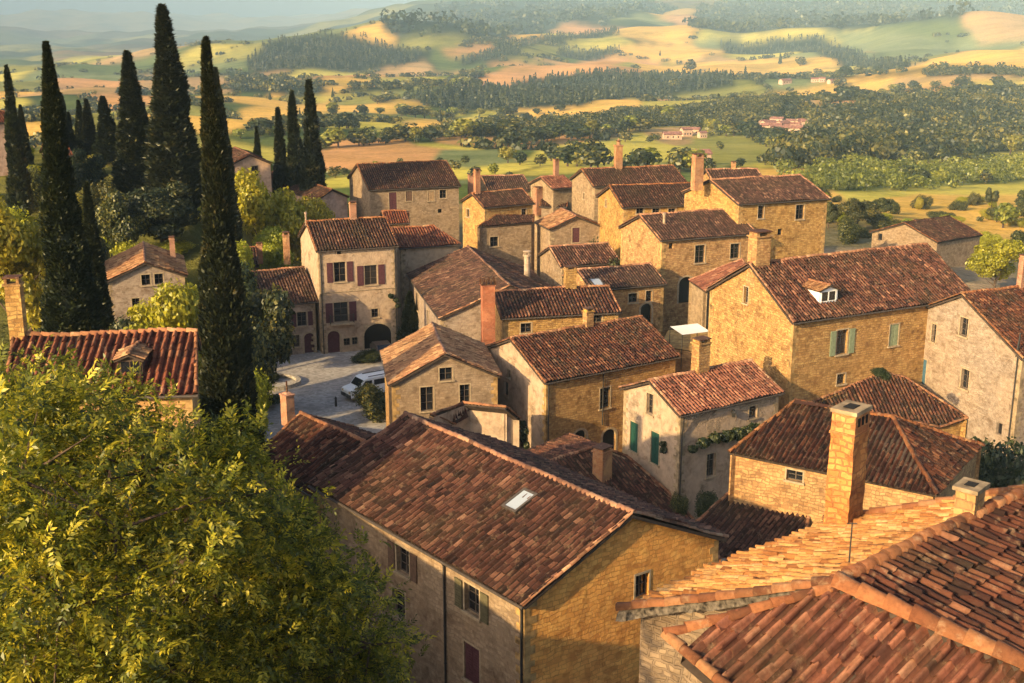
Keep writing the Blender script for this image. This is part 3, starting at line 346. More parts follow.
# ------------------------------------------------------------------ roofs
def unit(v): return v/np.linalg.norm(v)
def tile_face(P,tw=.24,tl=.42,amp=.055,seed=0,seg=7,jit=1.,down=None):
    """barrel tile surface over a convex planar polygon P (ccw from above). returns V,F4,col,smooth"""
    P=np.array(P,float); n=unit(np.cross(P[1]-P[0],P[2]-P[0])); n=n if n[2]>0 else -n
    d=np.array([0,0,-1.])-n*(-n[2]); d=unit(d) if np.linalg.norm(d)>1e-4 else np.array([0,-1.,0]); u=unit(np.cross(d,n))*1.
    if down is not None: d=unit(np.array(down)-n*np.dot(down,n)); u=unit(np.cross(d,n))
    o=P.mean(0); U=(P-o)@u; D=(P-o)@d
    u0,u1=U.min(),U.max(); v0,v1=D.min(),D.max(); nc=max(1,int(round((u1-u0)/tw))); nr=max(1,int(round((v1-v0)/tl)))
    tw=(u1-u0)/nc; tl=(v1-v0)/nr; r=np.random.default_rng(seed)
    fr=np.array([0,.09,.22,.35,.48,.57,.785])[:seg] if seg==7 else np.array([0,.18,.39,.57])
    prof=np.where(fr<.57,np.sin(np.pi*np.clip(fr/.57,0,1)),-.5*np.sin(np.pi*np.clip((fr-.57)/.43,0,1)))
    ns=len(fr); K=nc*ns+1
    uu=np.concatenate([(np.arange(nc)[:,None]+fr[None,:]).ravel(),[nc]])*tw+u0; pp=np.concatenate([np.tile(prof,nc),[0]])
    ci=np.minimum(np.repeat(np.arange(nc),ns),nc-1); ci=np.concatenate([ci,[nc-1]]); cov=pp>.01
    jz=r.normal(0,.010,(nr,nc))*jit; jt=r.normal(0,.012,(nr,nc))*jit; jv=r.normal(0,.035,(nr,nc))*jit; js=r.normal(0,.014,(nr,nc))*jit
    wob=np.cumsum(r.normal(0,.004,(nr,)))*jit
    sag=.03*jit*np.sin(np.linspace(0,math.pi*2.3,K)+seed)
    V=np.zeros((nr*2,K,3)); rows=np.zeros((nr*2,K,2))
    for k in range(nr):
        for e in (0,1):
            vv=np.full(K,v0+(k+e)*tl); vv=vv+np.where(cov,jv[k,ci]+(.05 if e else 0.0),0)
            sc=1.06 if e else .88
            hh=pp*amp*np.where(cov,sc,1)+np.where(cov,jz[k,ci]+(.022+jt[k,ci] if e else -.004),(.012 if e else -.008)+jt[k,ci]*.4)+sag
            x=uu+wob[k]+np.where(cov,js[k,ci],0)
            rows[2*k+e,:,0]=x; rows[2*k+e,:,1]=vv; V[2*k+e]=hh[:,None]*n
    # clip to the polygon: flat edges clamp v, side edges clamp u
    x=rows[...,0]; v=rows[...,1]; m=len(P); out=np.zeros(x.shape,int)
    lo=np.full(v.shape,-1e9); hi=np.full(v.shape,1e9); xq=np.clip(x,u0+1e-4,u1-1e-4)
    flat=[abs(D[(i+1)%m]-D[i])<.7*math.hypot(U[(i+1)%m]-U[i],D[(i+1)%m]-D[i]) for i in range(m)]
    for i in range(m):
        if not flat[i]: continue
        a0,b0=U[i],D[i]; a1,b1=U[(i+1)%m],D[(i+1)%m]; t=(xq-a0)/(a1-a0); ok=(t>=-1e-6)&(t<=1+1e-6); q=b0+(b1-b0)*t
        if (b0+b1)/2>D.mean(): hi=np.where(ok,np.minimum(hi,q+.04),hi)
        else: lo=np.where(ok,np.maximum(lo,q),lo)
    out=np.where(v<lo,-1,0)+np.where(v>hi+.02,1,0); v=np.clip(v,lo,np.maximum(hi,lo))
    lo=np.full(v.shape,-1e9); hi=np.full(v.shape,1e9); vc=np.clip(v,v0+1e-4,v1-1e-4)
    for i in range(m):
        if flat[i]: continue
        a0,b0=U[i],D[i]; a1,b1=U[(i+1)%m],D[(i+1)%m]; t=(vc-b0)/(b1-b0); ok=(t>=-1e-6)&(t<=1+1e-6); q=a0+(a1-a0)*t
        if (a0+a1)/2>U.mean(): hi=np.where(ok,np.minimum(hi,q),hi)
        else: lo=np.where(ok,np.maximum(lo,q),lo)
    out2=np.where(x<lo,-1,0)+np.where(x>hi,1,0); xc=np.clip(x,lo,np.maximum(hi,lo)); out=np.where(out2!=0,out2,out)
    lo=np.full(v.shape,1e9); hi=np.full(v.shape,-1e9); vc=np.clip(v,v0+1e-4,v1-1e-4)
    for i in range(m):
        a0,b0=U[i],D[i]; a1,b1=U[(i+1)%m],D[(i+1)%m]
        if abs(b1-b0)<1e-7: continue
        t=(vc-b0)/(b1-b0); ok=(t>=-1e-6)&(t<=1+1e-6); q=a0+(a1-a0)*t; lo=np.where(ok,np.minimum(lo,q),lo); hi=np.where(ok,np.maximum(hi,q),hi)
    bad=(xc<lo-.06)|(xc>hi+.06); badv=bad.reshape(-1); out=np.where(bad,np.where(xc<lo,-1,1),out); xc=np.clip(xc,lo,hi)
    V=V+o+xc[...,None]*u+v[...,None]*d
    base=np.arange(nr*2)[:,None]*K+np.arange(K-1)[None,:]
    top=base[0::2]; F=np.stack([top,top+K,top+K+1,top+1],-1)
    oF=out; dead=lambda A:(np.abs(A.sum(-1))==4)
    of=out.reshape(-1); F1=F.reshape(-1,4); g1=~dead(of[F1])&(badv[F1].sum(1)<2)
    cid=np.minimum(np.arange(K-1)//ns,nc-1); rc=r.uniform(0,1,(nr,nc,2)); 
    rowtone=r.normal(0,.05,(nr,1)); coltone=r.normal(0,.06,(1,nc))
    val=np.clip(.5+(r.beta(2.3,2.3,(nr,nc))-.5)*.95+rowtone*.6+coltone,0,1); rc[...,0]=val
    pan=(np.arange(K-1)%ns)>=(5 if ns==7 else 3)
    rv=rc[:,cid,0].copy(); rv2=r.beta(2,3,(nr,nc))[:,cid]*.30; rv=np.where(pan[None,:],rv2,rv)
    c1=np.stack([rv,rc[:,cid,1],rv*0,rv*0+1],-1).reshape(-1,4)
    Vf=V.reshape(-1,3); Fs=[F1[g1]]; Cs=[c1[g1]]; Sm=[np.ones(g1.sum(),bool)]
    # risers between courses (own vertices)
    if nr>1:
        a=V[1:-1:2].reshape(-1,3); b=V[2::2].reshape(-1,3); off=len(Vf); Vf=np.concatenate([Vf,a,b]); m_=len(a)
        q=(np.arange(nr-1)[:,None]*K+np.arange(K-1)[None,:]).reshape(-1)+off; F2=np.stack([q,q+m_,q+m_+1,q+1],-1)
        ob=np.concatenate([of,out[1:-1:2].reshape(-1),out[2::2].reshape(-1)]); g2=~dead(ob[F2])
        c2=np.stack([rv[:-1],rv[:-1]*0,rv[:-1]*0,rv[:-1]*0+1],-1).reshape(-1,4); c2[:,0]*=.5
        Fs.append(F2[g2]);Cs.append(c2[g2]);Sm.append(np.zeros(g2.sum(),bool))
    # eave end: skirt dropping to deck
    a=V[-1]; b=V[-1]-n*.07; off=len(Vf); Vf=np.concatenate([Vf,a,b]); q=np.arange(K-1)+off; F3=np.stack([q,q+K,q+K+1,q+1],-1)
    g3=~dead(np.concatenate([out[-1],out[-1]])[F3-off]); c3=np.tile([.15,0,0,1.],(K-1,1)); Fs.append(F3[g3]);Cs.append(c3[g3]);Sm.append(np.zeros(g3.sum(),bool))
    return Vf,np.concatenate(Fs),np.concatenate(Cs),np.concatenate(Sm)
def cap_line(p,q,r=.12,seg=.42,seed=0,n=6,lift=.02):
    """overlapping half-round cap tiles from p to q"""
    p=np.array(p,float);q=np.array(q,float); L=np.linalg.norm(q-p); k=max(1,int(round(L/seg))); d=(q-p)/L
    s=unit(np.cross(d,[0,0,1.])); up=unit(np.cross(s,d)); rg=np.random.default_rng(seed); V=[];F=[];C=[]
    for i in range(k):
        a=p+d*(L*i/k-.03)+s*rg.normal(0,.012)+up*(lift+rg.normal(0,.008)); b=p+d*(L*(i+1)/k+.03)+s*rg.normal(0,.012)+up*(lift-.02+rg.normal(0,.006))
        for (c,rr) in ((a,r*1.06),(b,r*.86)):
            for j in range(n+1):
                t=math.pi*(j/n)*1.16-.08*math.pi; V.append(c+s*math.cos(t)*rr+up*math.sin(t)*rr)
        o=i*2*(n+1); cc=rg.beta(2,2)
        for j in range(n): F.append([o+j,o+j+1,o+n+1+j+1,o+n+1+j]); C.append([cc,rg.uniform(),0,1])
    nv=len(V)
    # closing faces at the thick end
    for i in range(k):
        o=i*2*(n+1); V.append(sum(np.array(V[o+j]) for j in range(n+1))/(n+1)-up*r*.3)
        for j in range(0,n,1): F.append([len(V)-1,o+j+1,o+j,o+j]); C.append([.1,0,0,1])
    V=np.array(V); F=np.array(F); tri=F[:,2]==F[:,3]
    return V,F[~tri],np.array(C)[~tri],F[tri][:,:3],np.array(C)[tri]
def roof_mesh(name,faces,caps,tilemat,off,seed=0,tw=.24,tl=.42,amp=.055,seg=7,jit=1.,thick=.13,decks=None,capr=.12,deckmat='deck',down=None,sag=.045):
    Vs=[];F4=[];C4=[];S4=[];MI=[];F3=[];C3=[];nv=0
    for i,P in enumerate(faces):
        V,F,C,S=tile_face(P,tw,tl,amp,seed+i*13,seg,jit,down); Vs.append(V);F4.append(F+nv);C4.append(C);S4.append(S);MI.append(np.zeros(len(F)));nv+=len(V)
    for i,cp in enumerate(caps):
        V,F,C,T,TC=cap_line(cp[0],cp[1],cp[2] if len(cp)>2 else capr,.42 if len(cp)<4 else cp[3],seed+i*7+3); Vs.append(V);F4.append(F+nv);C4.append(C);S4.append(np.ones(len(F),bool));MI.append(np.full(len(F),2));F3.append(T+nv);C3.append(TC);nv+=len(V)
    for P in (decks or faces):
        P=np.array(P,float); n=unit(np.cross(P[1]-P[0],P[2]-P[0])); n=n if n[2]>0 else -n; k=len(P)
        a=P-n*(.03+amp*.75); b=P-n*(.03+amp*.75+thick); V=np.concatenate([a,b]); Vs.append(V)
        Q=[[nv+i,nv+k+i,nv+k+(i+1)%k,nv+(i+1)%k] for i in range(k)]; F4.append(np.array(Q));C4.append(np.tile([.3,0,0,1.],(k,1)));S4.append(np.zeros(k,bool));MI.append(np.ones(k))
        T=[[nv,nv+i,nv+i+1] for i in range(1,k-1)]+[[nv+k,nv+k+i+1,nv+k+i] for i in range(1,k-1)]
        F3.append(np.array(T));C3.append(np.tile([.3,0,0,1.],(len(T),1)));nv+=len(V)
    V=np.concatenate(Vs); V[:,2]+=sag*(np.sin(V[:,0]*.83+seed)*np.sin(V[:,1]*.71+seed*1.7)+.5*np.sin(V[:,0]*2.1+V[:,1]*1.3+seed)); V=V-np.array(off); F4=np.concatenate(F4);C4=np.concatenate(C4);S4=np.concatenate(S4);MI=np.concatenate(MI)
    # order: tris from caps use mat 2, deck tris mat 1
    nt=[len(t) for t in F3]; F3a=np.concatenate(F3); C3a=np.concatenate(C3); mt=np.concatenate([np.full(nt[i],2 if i<len(caps) else 1) for i in range(len(nt))])
    return npmesh(name,V,[F4,F3a],[tilemat,M[deckmat],M['t_cap']],col=np.concatenate([C4,C3a]),mi=np.concatenate([MI,mt]),smooth=np.concatenate([S4,np.zeros(len(F3a),bool)]))
# ------------------------------------------------------------------ walls
def clip(poly,a,b,c):  # keep a*s+b*z<=c
    out=[]
    for i in range(len(poly)):
        p=poly[i];q=poly[(i+1)%len(poly)]; fp=a*p[0]+b*p[1]-c; fq=a*q[0]+b*q[1]-c
        if fp<=0: out.append(p)
        if (fp<0<fq) or (fq<0<fp): t=fp/(fp-fq); out.append((p[0]+(q[0]-p[0])*t,p[1]+(q[1]-p[1])*t))
    return out
def wall(mb,A,B,top,zb,ops,depth=.24):
    """top: [(s,z)..] concave-down profile from s=0 to s=L"""
    A=Vector(A[:2]);B=Vector(B[:2]); L=(B-A).length; d=(B-A)/L; nrm=Vector((d.y,-d.x))
    P=lambda s,z,dep=0: (A.x+d.x*s-nrm.x*dep,A.y+d.y*s-nrm.y*dep,z)
    uo=random.uniform(0,50)
    S={0.,L};Zz={zb,max(z for s,z in top)}
    for s in np.arange(1.5,L,1.5): S.add(float(s))
    rects=[]
    for (s,z,w,h) in ops:
        r=(s-w/2,s+w/2,z-h/2,z+h/2); rects.append(r); S|={r[0],r[1]};Zz|={r[2],r[3]}
    S=sorted(S);Zz=sorted(Zz)
    lines=[]
    for (s0,z0),(s1,z1) in zip(top[:-1],top[1:]):
        if s1-s0>1e-6: m=(z1-z0)/(s1-s0); lines.append((-m,1.,z0-m*s0))
    for i in range(len(S)-1):
        for j in range(len(Zz)-1):
            cs=(S[i]+S[i+1])/2;cz=(Zz[j]+Zz[j+1])/2
            if any(r[0]<cs<r[1] and r[2]<cz<r[3] for r in rects): continue
            q=[(S[i],Zz[j]),(S[i+1],Zz[j]),(S[i+1],Zz[j+1]),(S[i],Zz[j+1])]
            for l in lines:
                q=clip(q,*l)
                if len(q)<3: break
            if len(q)>=3: mb.poly([P(*c) for c in q],[(uo+c[0],c[1]) for c in q])
    for r in rects:
        a,b,c,e=r
        for (s0,z0),(s1,z1) in (((a,c),(b,c)),((b,c),(b,e)),((b,e),(a,e)),((a,e),(a,c))):
            mb.poly([P(s0,z0),P(s0,z0,depth),P(s1,z1,depth),P(s1,z1)],[(uo+s0,z0),(uo+s0+depth,z0),(uo+s1+depth,z1),(uo+s1,z1)])
    return P,d,nrm
def opening(root,off,A,B,s,z,w,h,ty,col,depth=.24,detail=True):
    A=Vector(A[:2]);B=Vector(B[:2]); d=(B-A).normalized(); nr=Vector((d.y,-d.x)); D=Vector((d.x,d.y,0)); Nn=Vector((nr.x,nr.y,0)); Up=Vector((0,0,1))
    C=Vector((A.x+d.x*s,A.y+d.y*s,z)); bl=C-D*w/2-Up*h/2
    nm={'arch':'doorway','archd':'door'}.get(ty,'window')
    f=MB()
    if ty in('win','shut','balc','hole','shutc'):
        # stone surround proud of the wall
        t=.09 if ty!='hole' else .0
        if t:
            for o_,ax,az in ((bl-D*t,D*t,Up*h),(bl+D*w,D*t,Up*h),(bl-D*t+Up*h,D*(w+2*t),Up*t*1.1)):
                f.obox(o_-Nn*.05,ax,Nn*.075,az,1)
            f.obox(bl-D*(t+.05)-Up*.11-Nn*.05,D*(w+2*t+.1),Nn*.17,Up*.11,1)
        fr=.055; i0=bl-Nn*(depth-.05)
        if ty!='shutc':
            for o_,ax,az in ((i0,D*fr,Up*h),(i0+D*(w-fr),D*fr,Up*h),(i0+D*fr,D*(w-2*fr),Up*fr),(i0+D*fr+Up*(h-fr),D*(w-2*fr),Up*fr)): f.obox(o_,ax,-Nn*.05,az,0)
            if ty!='hole':
                f.obox(i0+D*(w/2-fr/2)+Up*fr,D*fr,-Nn*.045,Up*(h-2*fr),0)
                for k in ((1,2) if h>1.25 else (1,)): f.obox(i0+D*fr+Up*(h*k/(3 if h>1.25 else 2)),D*(w-2*fr),-Nn*.03,Up*.03,0)
        wo=f.build(nm,[M['frame'],M['sill']],root,off)
        p=MB(); g=bl-Nn*(depth-.005); p.obox(g+D*.01+Up*.01,D*(w-.02),-Nn*.015,Up*(h-.02)); p.build('pane',M['glass'],wo,off)
    else:
        # arch: spandrels fill the top corners
        R=w/2; zc=h-R*.85
        for sgn in (-1,1):
            pts=[]
            for k in range(7):
                a=math.pi/2*k/6; pts.append((sgn*R*math.cos(a),zc+R*.85*math.sin(a)))
            for k in range(6):
                (x0,z0),(x1,z1)=pts[k],pts[k+1]; b0=C+D*x0+Up*(z0-h/2); b1=C+D*x1+Up*(z1-h/2); t1=C+D*x1+Up*(h/2); t0=C+D*(x0)+Up*(h/2)
                q=[b0,b1,t1,t0]; q=q if sgn<0 else q[::-1]
                f.poly([v-Nn*.004 for v in q],None,1); f.poly([b0-Nn*.004,b1-Nn*.004,b1-Nn*(depth-.02),b0-Nn*(depth-.02)],None,1)
        # raised arch ring
        n=12
        for k in range(n):
            a0=math.pi*k/n;a1=math.pi*(k+1)/n
            def q(a,r): return C+D*(math.cos(a)*r)+Up*(zc-h/2+math.sin(a)*r*.87)+Nn*.025
            f.poly([q(a0,R+.01),q(a0,R+.2),q(a1,R+.2),q(a1,R+.01)],None,1)
            f.poly([q(a0,R+.2),q(a0,R+.2)-Nn*.04,q(a1,R+.2)-Nn*.04,q(a1,R+.2)],None,1)
        for sg in (-1,1):
            x=C-Up*h/2+D*(sg*(R+.105)-.1); f.obox(x-Nn*.05,D*.2,Nn*.072,Up*zc,1)
        p0=bl-Nn*(depth-.01); f.obox(p0,D*w,-Nn*.05,Up*h,0)
        if ty=='archd':
            for k in range(1,6): f.obox(p0+D*(w*k/6-.012),D*.02,Nn*.012,Up*h,0)
            f.obox(p0+D*(w/2-.03),D*.06,Nn*.03,Up*h,0)
        wo=f.build(nm,[M[col] if col in M else M['void'],M['sill']],root,off)
    if ty in('shut','balc'):
        cm=M[col]
        for sg in (-1,1):
            sb=MB(); x0=bl+D*(-.13-w*.5 if sg<0 else w+.13)+Nn*.03
            sb.obox(x0,D*w*.5,Nn*.035,Up*h)
            for k in range(1,int(h/.12)): sb.obox(x0+D*.06+Nn*.035+Up*(k*.12),D*(w*.5-.12),Nn*.012,Up*.05)
            for k in (0,h-.08): sb.obox(x0+D*0+Nn*.035+Up*k,D*w*.5,Nn*.018,Up*.08)
            so_=sb.build('shutter',cm,wo,off)
    if ty=='shutc':
        for sg in (0,1):
            sb=MB(); x0=bl+D*(w*.5*sg+.01)-Nn*.08; sb.obox(x0,D*(w*.5-.02),Nn*.04,Up*h)
            for k in range(1,int(h/.12)): sb.obox(x0+D*.06+Nn*.04+Up*(k*.12),D*(w*.5-.14),Nn*.012,Up*.05)
            sb.build('shutter',M['tanp' if col=='tan' else col],wo,off)
    if ty=='balc':
        bb=MB(); b0=bl-D*.5-Up*.2; bb.obox(b0,D*(w+1.),Nn*.75,Up*.14); bo=bb.build('balcony',M['sill'],root,off)
        rb=MB(); y1=b0+Nn*.7+Up*.14
        n=int((w+1)/.13)
        for k in range(n+1): rb.obox(y1+D*((w+.97)*k/n),D*.022,Nn*.022,Up*.9)
        rb.obox(y1+Up*.9,D*(w+1.),Nn*.035,Up*.04)
        for sg in (0,1): 
            rb.obox(y1+D*((w+.97)*sg)+Up*.9,D*.03,-Nn*.7,Up*.04)
            for k in range(1,5): rb.obox(y1+D*((w+.97)*sg)-Nn*(.14*k),D*.022,Nn*.022,Up*.9)
        rb.build('railing',M['iron'],bo,off)
    return wo
# ------------------------------------------------------------------ chimneys
def chimney(root,off,p,w,dd,h,rot,style,label=None):
    rg=random.Random(int(abs(p[0]*100+p[1]*10))); x,y,z=p; b=MB(); sink=w*.5+.35 if style!='crown' else 6.5
    body={'stucco':'ochre','finial':'brick','stone':'ochre','crown':'redbrick','pot':'plaster','brick':'brick','tall':'brick','big':'bigch','box':'ochre'}[style]
    n=max(3,int((h+sink)/.35)) if style!='big' else 14
    bodyh=h*{'big':.80,'stone':.82,'crown':.86,'stucco':.84,'brick':.86,'tall':.78,'finial':.72,'pot':.6,'box':.82}[style]
    b.box((x,y,z-sink),(w,dd,bodyh+sink),rot,0,.93 if style in('big','finial') else .98,n,.014 if style!='big' else .022)
    if style=='pot': b=MB(); b.tube((x,y,z-sink),(x,y,z+h*.8),w*.45,w*.42,12)
    c=b.build('chimney',M[body],root,off)
    if label: c['label']=label
    k=MB(); zt=z+bodyh
    if style=='big':
        k.box((x,y,zt-.03),(w*1.0,dd*1.0,.07),rot,0,1,1,.008); k.box((x,y,zt+.04),(w*.93,dd*.93,h*.16),rot,0,1,2,.012)
        k.box((x,y,zt+.04+h*.16),(w*1.04,dd*1.04,.09),rot,1,1,1,.015); k.box((x,y,zt+.13+h*.16),(w*.45,dd*.4,.02),rot,2)
        cr,sr=math.cos(rot),math.sin(rot)
        for t in (-.24,.0,.24):
            for (ox,oy,sx,sy) in ((w*t,-dd*.47,w*.13,.02),(w*.47,dd*t,.02,dd*.13)):
                k.box((x+ox*cr-oy*sr,y+ox*sr+oy*cr,zt+h*.07),(sx,sy,h*.07),rot,2)
    elif style=='box':
        k.box((x,y,zt),(w*1.25,dd*1.25,.09),rot,1,1,1,.006); k.box((x,y,zt+.09),(w*.5,dd*.5,.012),rot,2)
        cr,sr=math.cos(rot),math.sin(rot); ox,oy=w*.49,0; k.box((x+ox*cr,y+ox*sr,z+h*.3),(.03,dd*.62,h*.42),rot,2); ox,oy=0,-dd*.49; k.box((x+dd*.49*sr,y-dd*.49*cr,z+h*.3),(w*.1,.03,h*.1),rot,0)
    elif style=='crown':
        k.box((x,y,zt),(w*1.12,dd*1.12,.12),rot,0); k.box((x,y,zt+.12),(w*1.2,dd*1.2,.1),rot,1)
        cr,sr=math.cos(rot),math.sin(rot)
        for i in range(4):
            for j in range(3):
                if i in(0,3) or j in(0,2):
                    ox=(i/3-.5)*w*1.05;oy=(j/2-.5)*dd*1.05; k.box((x+ox*cr-oy*sr,y+ox*sr+oy*cr,zt+.22),(.13,.13,h*.13),rot,1,.8)
    elif style=='finial':
        k.box((x,y,zt),(w*1.1,dd*1.1,.1),rot,0); k.box((x,y,zt+.1),(w*.7,dd*.7,.1),rot,0,.6); k.tube((x,y,zt+.15),(x,y,z+h*1.25),.06,.05,8,1)
    elif style=='pot':
        k.tube((x,y,z+h*.8),(x,y,z+h*.86),w*.6,w*.6,12); 
        for i in range(6):
            a=i*math.pi/3; k.tube((x+math.cos(a)*w*.42,y+math.sin(a)*w*.42,z+h*.86),(x+math.cos(a)*w*.42,y+math.sin(a)*w*.42,z+h*.97),.04,.04,6)
        k.tube((x,y,z+h*.97),(x,y,z+h),w*.6,w*.5,12)
    elif style=='tall':
        k.box((x,y,zt),(w*1.2,dd*1.2,.14),rot,0); k.tube((x,y,zt+.14),(x,y,zt+h*.17),w*.3,w*.25,10); k.tube((x,y,zt+h*.17),(x,y,zt+h*.19),w*.42,w*.42,10,1); k.tube((x,y,zt+h*.19),(x,y,z+h*1.02),w*.15,w*.08,8)
    else:
        k.box((x,y,zt),(w*1.16,dd*1.16,.09),rot,0); 
        for i in(-1,1):
            ox=i*w*.38; k.box((x+ox*math.cos(rot),y+ox*math.sin(rot),zt+.09),(w*.18,dd*.9,h*.09),rot,0)
        k.box((x,y,zt+.09+h*.09),(w*1.12,dd*1.12,.07),rot,1,.96,1,.01)
    k.build('chimney_cap',[M[body],M['t_cap'] if style not in('big','box') else M['quoin_g'],M['void']],c,off)
    return c
# ------------------------------------------------------------------ houses
OV=.28
INFO={ # key: (label, wall material, tile material, zb)
'A_front':('large house with orange stone gable and roof window, nearest whole house',{'F':'tan','1':'orange','0':'tan','K':'ochre'},'t_red'),
'A2_leftlow':('low house left of the roof-window house with a small finialled ochre chimney','tan','t_red'),
'H3':('house half hidden behind the big foreground tree, with small roof dormer and ochre chimney','ochre','t_light'),
'H5':('mid-town house with pale plaster gable, brick-look front and arched doorway',{'F':'ochre','0':'plaster','1':'tan','K':'tan'},'t_red'),
'H6':('small pale house with two closed green shutters on its gable',{'F':'plaster','0':'plaster','1':'tan','K':'tan'},'t_light'),
'H7':('big ochre stone house with white roof dormer and sage shutters','ochre','t_red'),
'H8':('grey stone gabled house at the right edge with a blue door','grey','t_red'),
'H13':('tan house with golden left roof slope and three dark gable windows',{'1':'tan','F':'ochre','0':'tan','K':'tan'},'t_gold'),
'H15':('tall three-storey house on the plaza with maroon shutters and balcony',{'F':'plaster','0':'plaster','1':'plaster','K':'tan'},'t_brown'),
'H16':('lower two-storey house left of the balcony house on the plaza','plaster','t_brown'),
'H17':('house with hipped light tile roof just right of the balcony house','plaster','t_light'),
'H18':('long house behind the small plaza cypress, roof sloping down to the left','grey','t_brown'),
'H19':('house with a tall red brick chimney at its left end','ochre','t_red'),
'H20':('narrow upper house with sunlit left gable and dark front roof','ochre','t_brown'),
'H22':('small house with gable facing front and one maroon shuttered opening','tan','t_gold'),
'H24':('low house with square windows and an arched door below a brown roof','ochre','t_brown'),
'H25':('broad ochre house with two pale framed windows beside the stepped alley','ochre','t_brown'),
'H26':('house with three small dark windows under its eave, behind the broad ochre house','ochre','t_brown'),
'H27':('topmost house with a tall capped chimney rising from its ridge','tan','t_brown'),
'H28':('square stone house at the right rear edge of the town',{'F':'ochre','0':'ochre','1':'ochre','K':'ochre'},'t_brown'),
'H28b':('low roof peeping out behind the square stone house','ochre','t_brown'),
'H29':('wide rear house with a row of four small windows under a brown roof','tan','t_brown'),
'H30':('pinkish gabled house behind the three rear cypresses','pinkplaster','t_brown'),
'H31':('long low pink house below the three rear cypresses','pinkplaster','t_brown'),
'H32':('pale gabled house between the two tall cypresses, two small windows','grey','t_gold'),
'H33':('small low house behind the plaza with two brick chimneys','tan','t_brown'),
'H34':('isolated farmhouse in the field at the right beyond the town','tan','t_brown'),
'H40':('rear house with low roof beside two tall brick chimneys','tan','t_brown'),
'H41':('tiny rear house with a thin brick chimney left of the topmost house','tan','t_light'),
'H42':('small brown roofed house wedged between the narrow upper house and topmost house','tan','t_brown'),
'H23':('dark roofed annex in front of the small maroon shuttered house','tan','t_red'),
'H44':('tiny orange roofed house behind the balcony house','ochre','t_light'),
'H35':('reddish house at the top left edge behind the cypress grove','pinkplaster','t_light'),
'H45':('low pink house among the cypresses at top left','pinkplaster','t_light'),
'H4':('foreground roof with big ochre chimney and golden sun-tinted tiles at bottom right','ochre','t_light'),
'H9':('stone outbuilding with hipped dark red roof behind the big ochre chimney','ochre','t_red'),
'H10':('sheltered annex with dark roof at the foot of the grey gabled house','ochre','t_red'),
'H11':('small shed with dark tiled roof left of the big ochre chimney','tan','t_brown'),
'H12':('low annex with broad red roof between roof-window house and green shutter house','tan','t_red'),
'H14':('tiny annex with angled roofs below the tan gable with dark windows','plaster','t_red'),
'H36':('lean-to with pale edged roof beside the broad ochre house','tan','t_light'),
'H21':('square tan annex in front of the narrow upper house','tan','t_brown'),
'T':('ruined terrace wall with flat top beside the big ochre house','ochre','t_gold'),
}
DET={'H4':(.235,.42,.07,7),'A_front':(.30,.40,.11,7),'H3':(.34,.46,.11,7),'A2_leftlow':(.33,.46,.11,7)}
ROOT={}
CAPCOUNT=[0]
def wallmat(k,w):
    m=INFO[k][1]; return m if isinstance(m,str) else m[w]
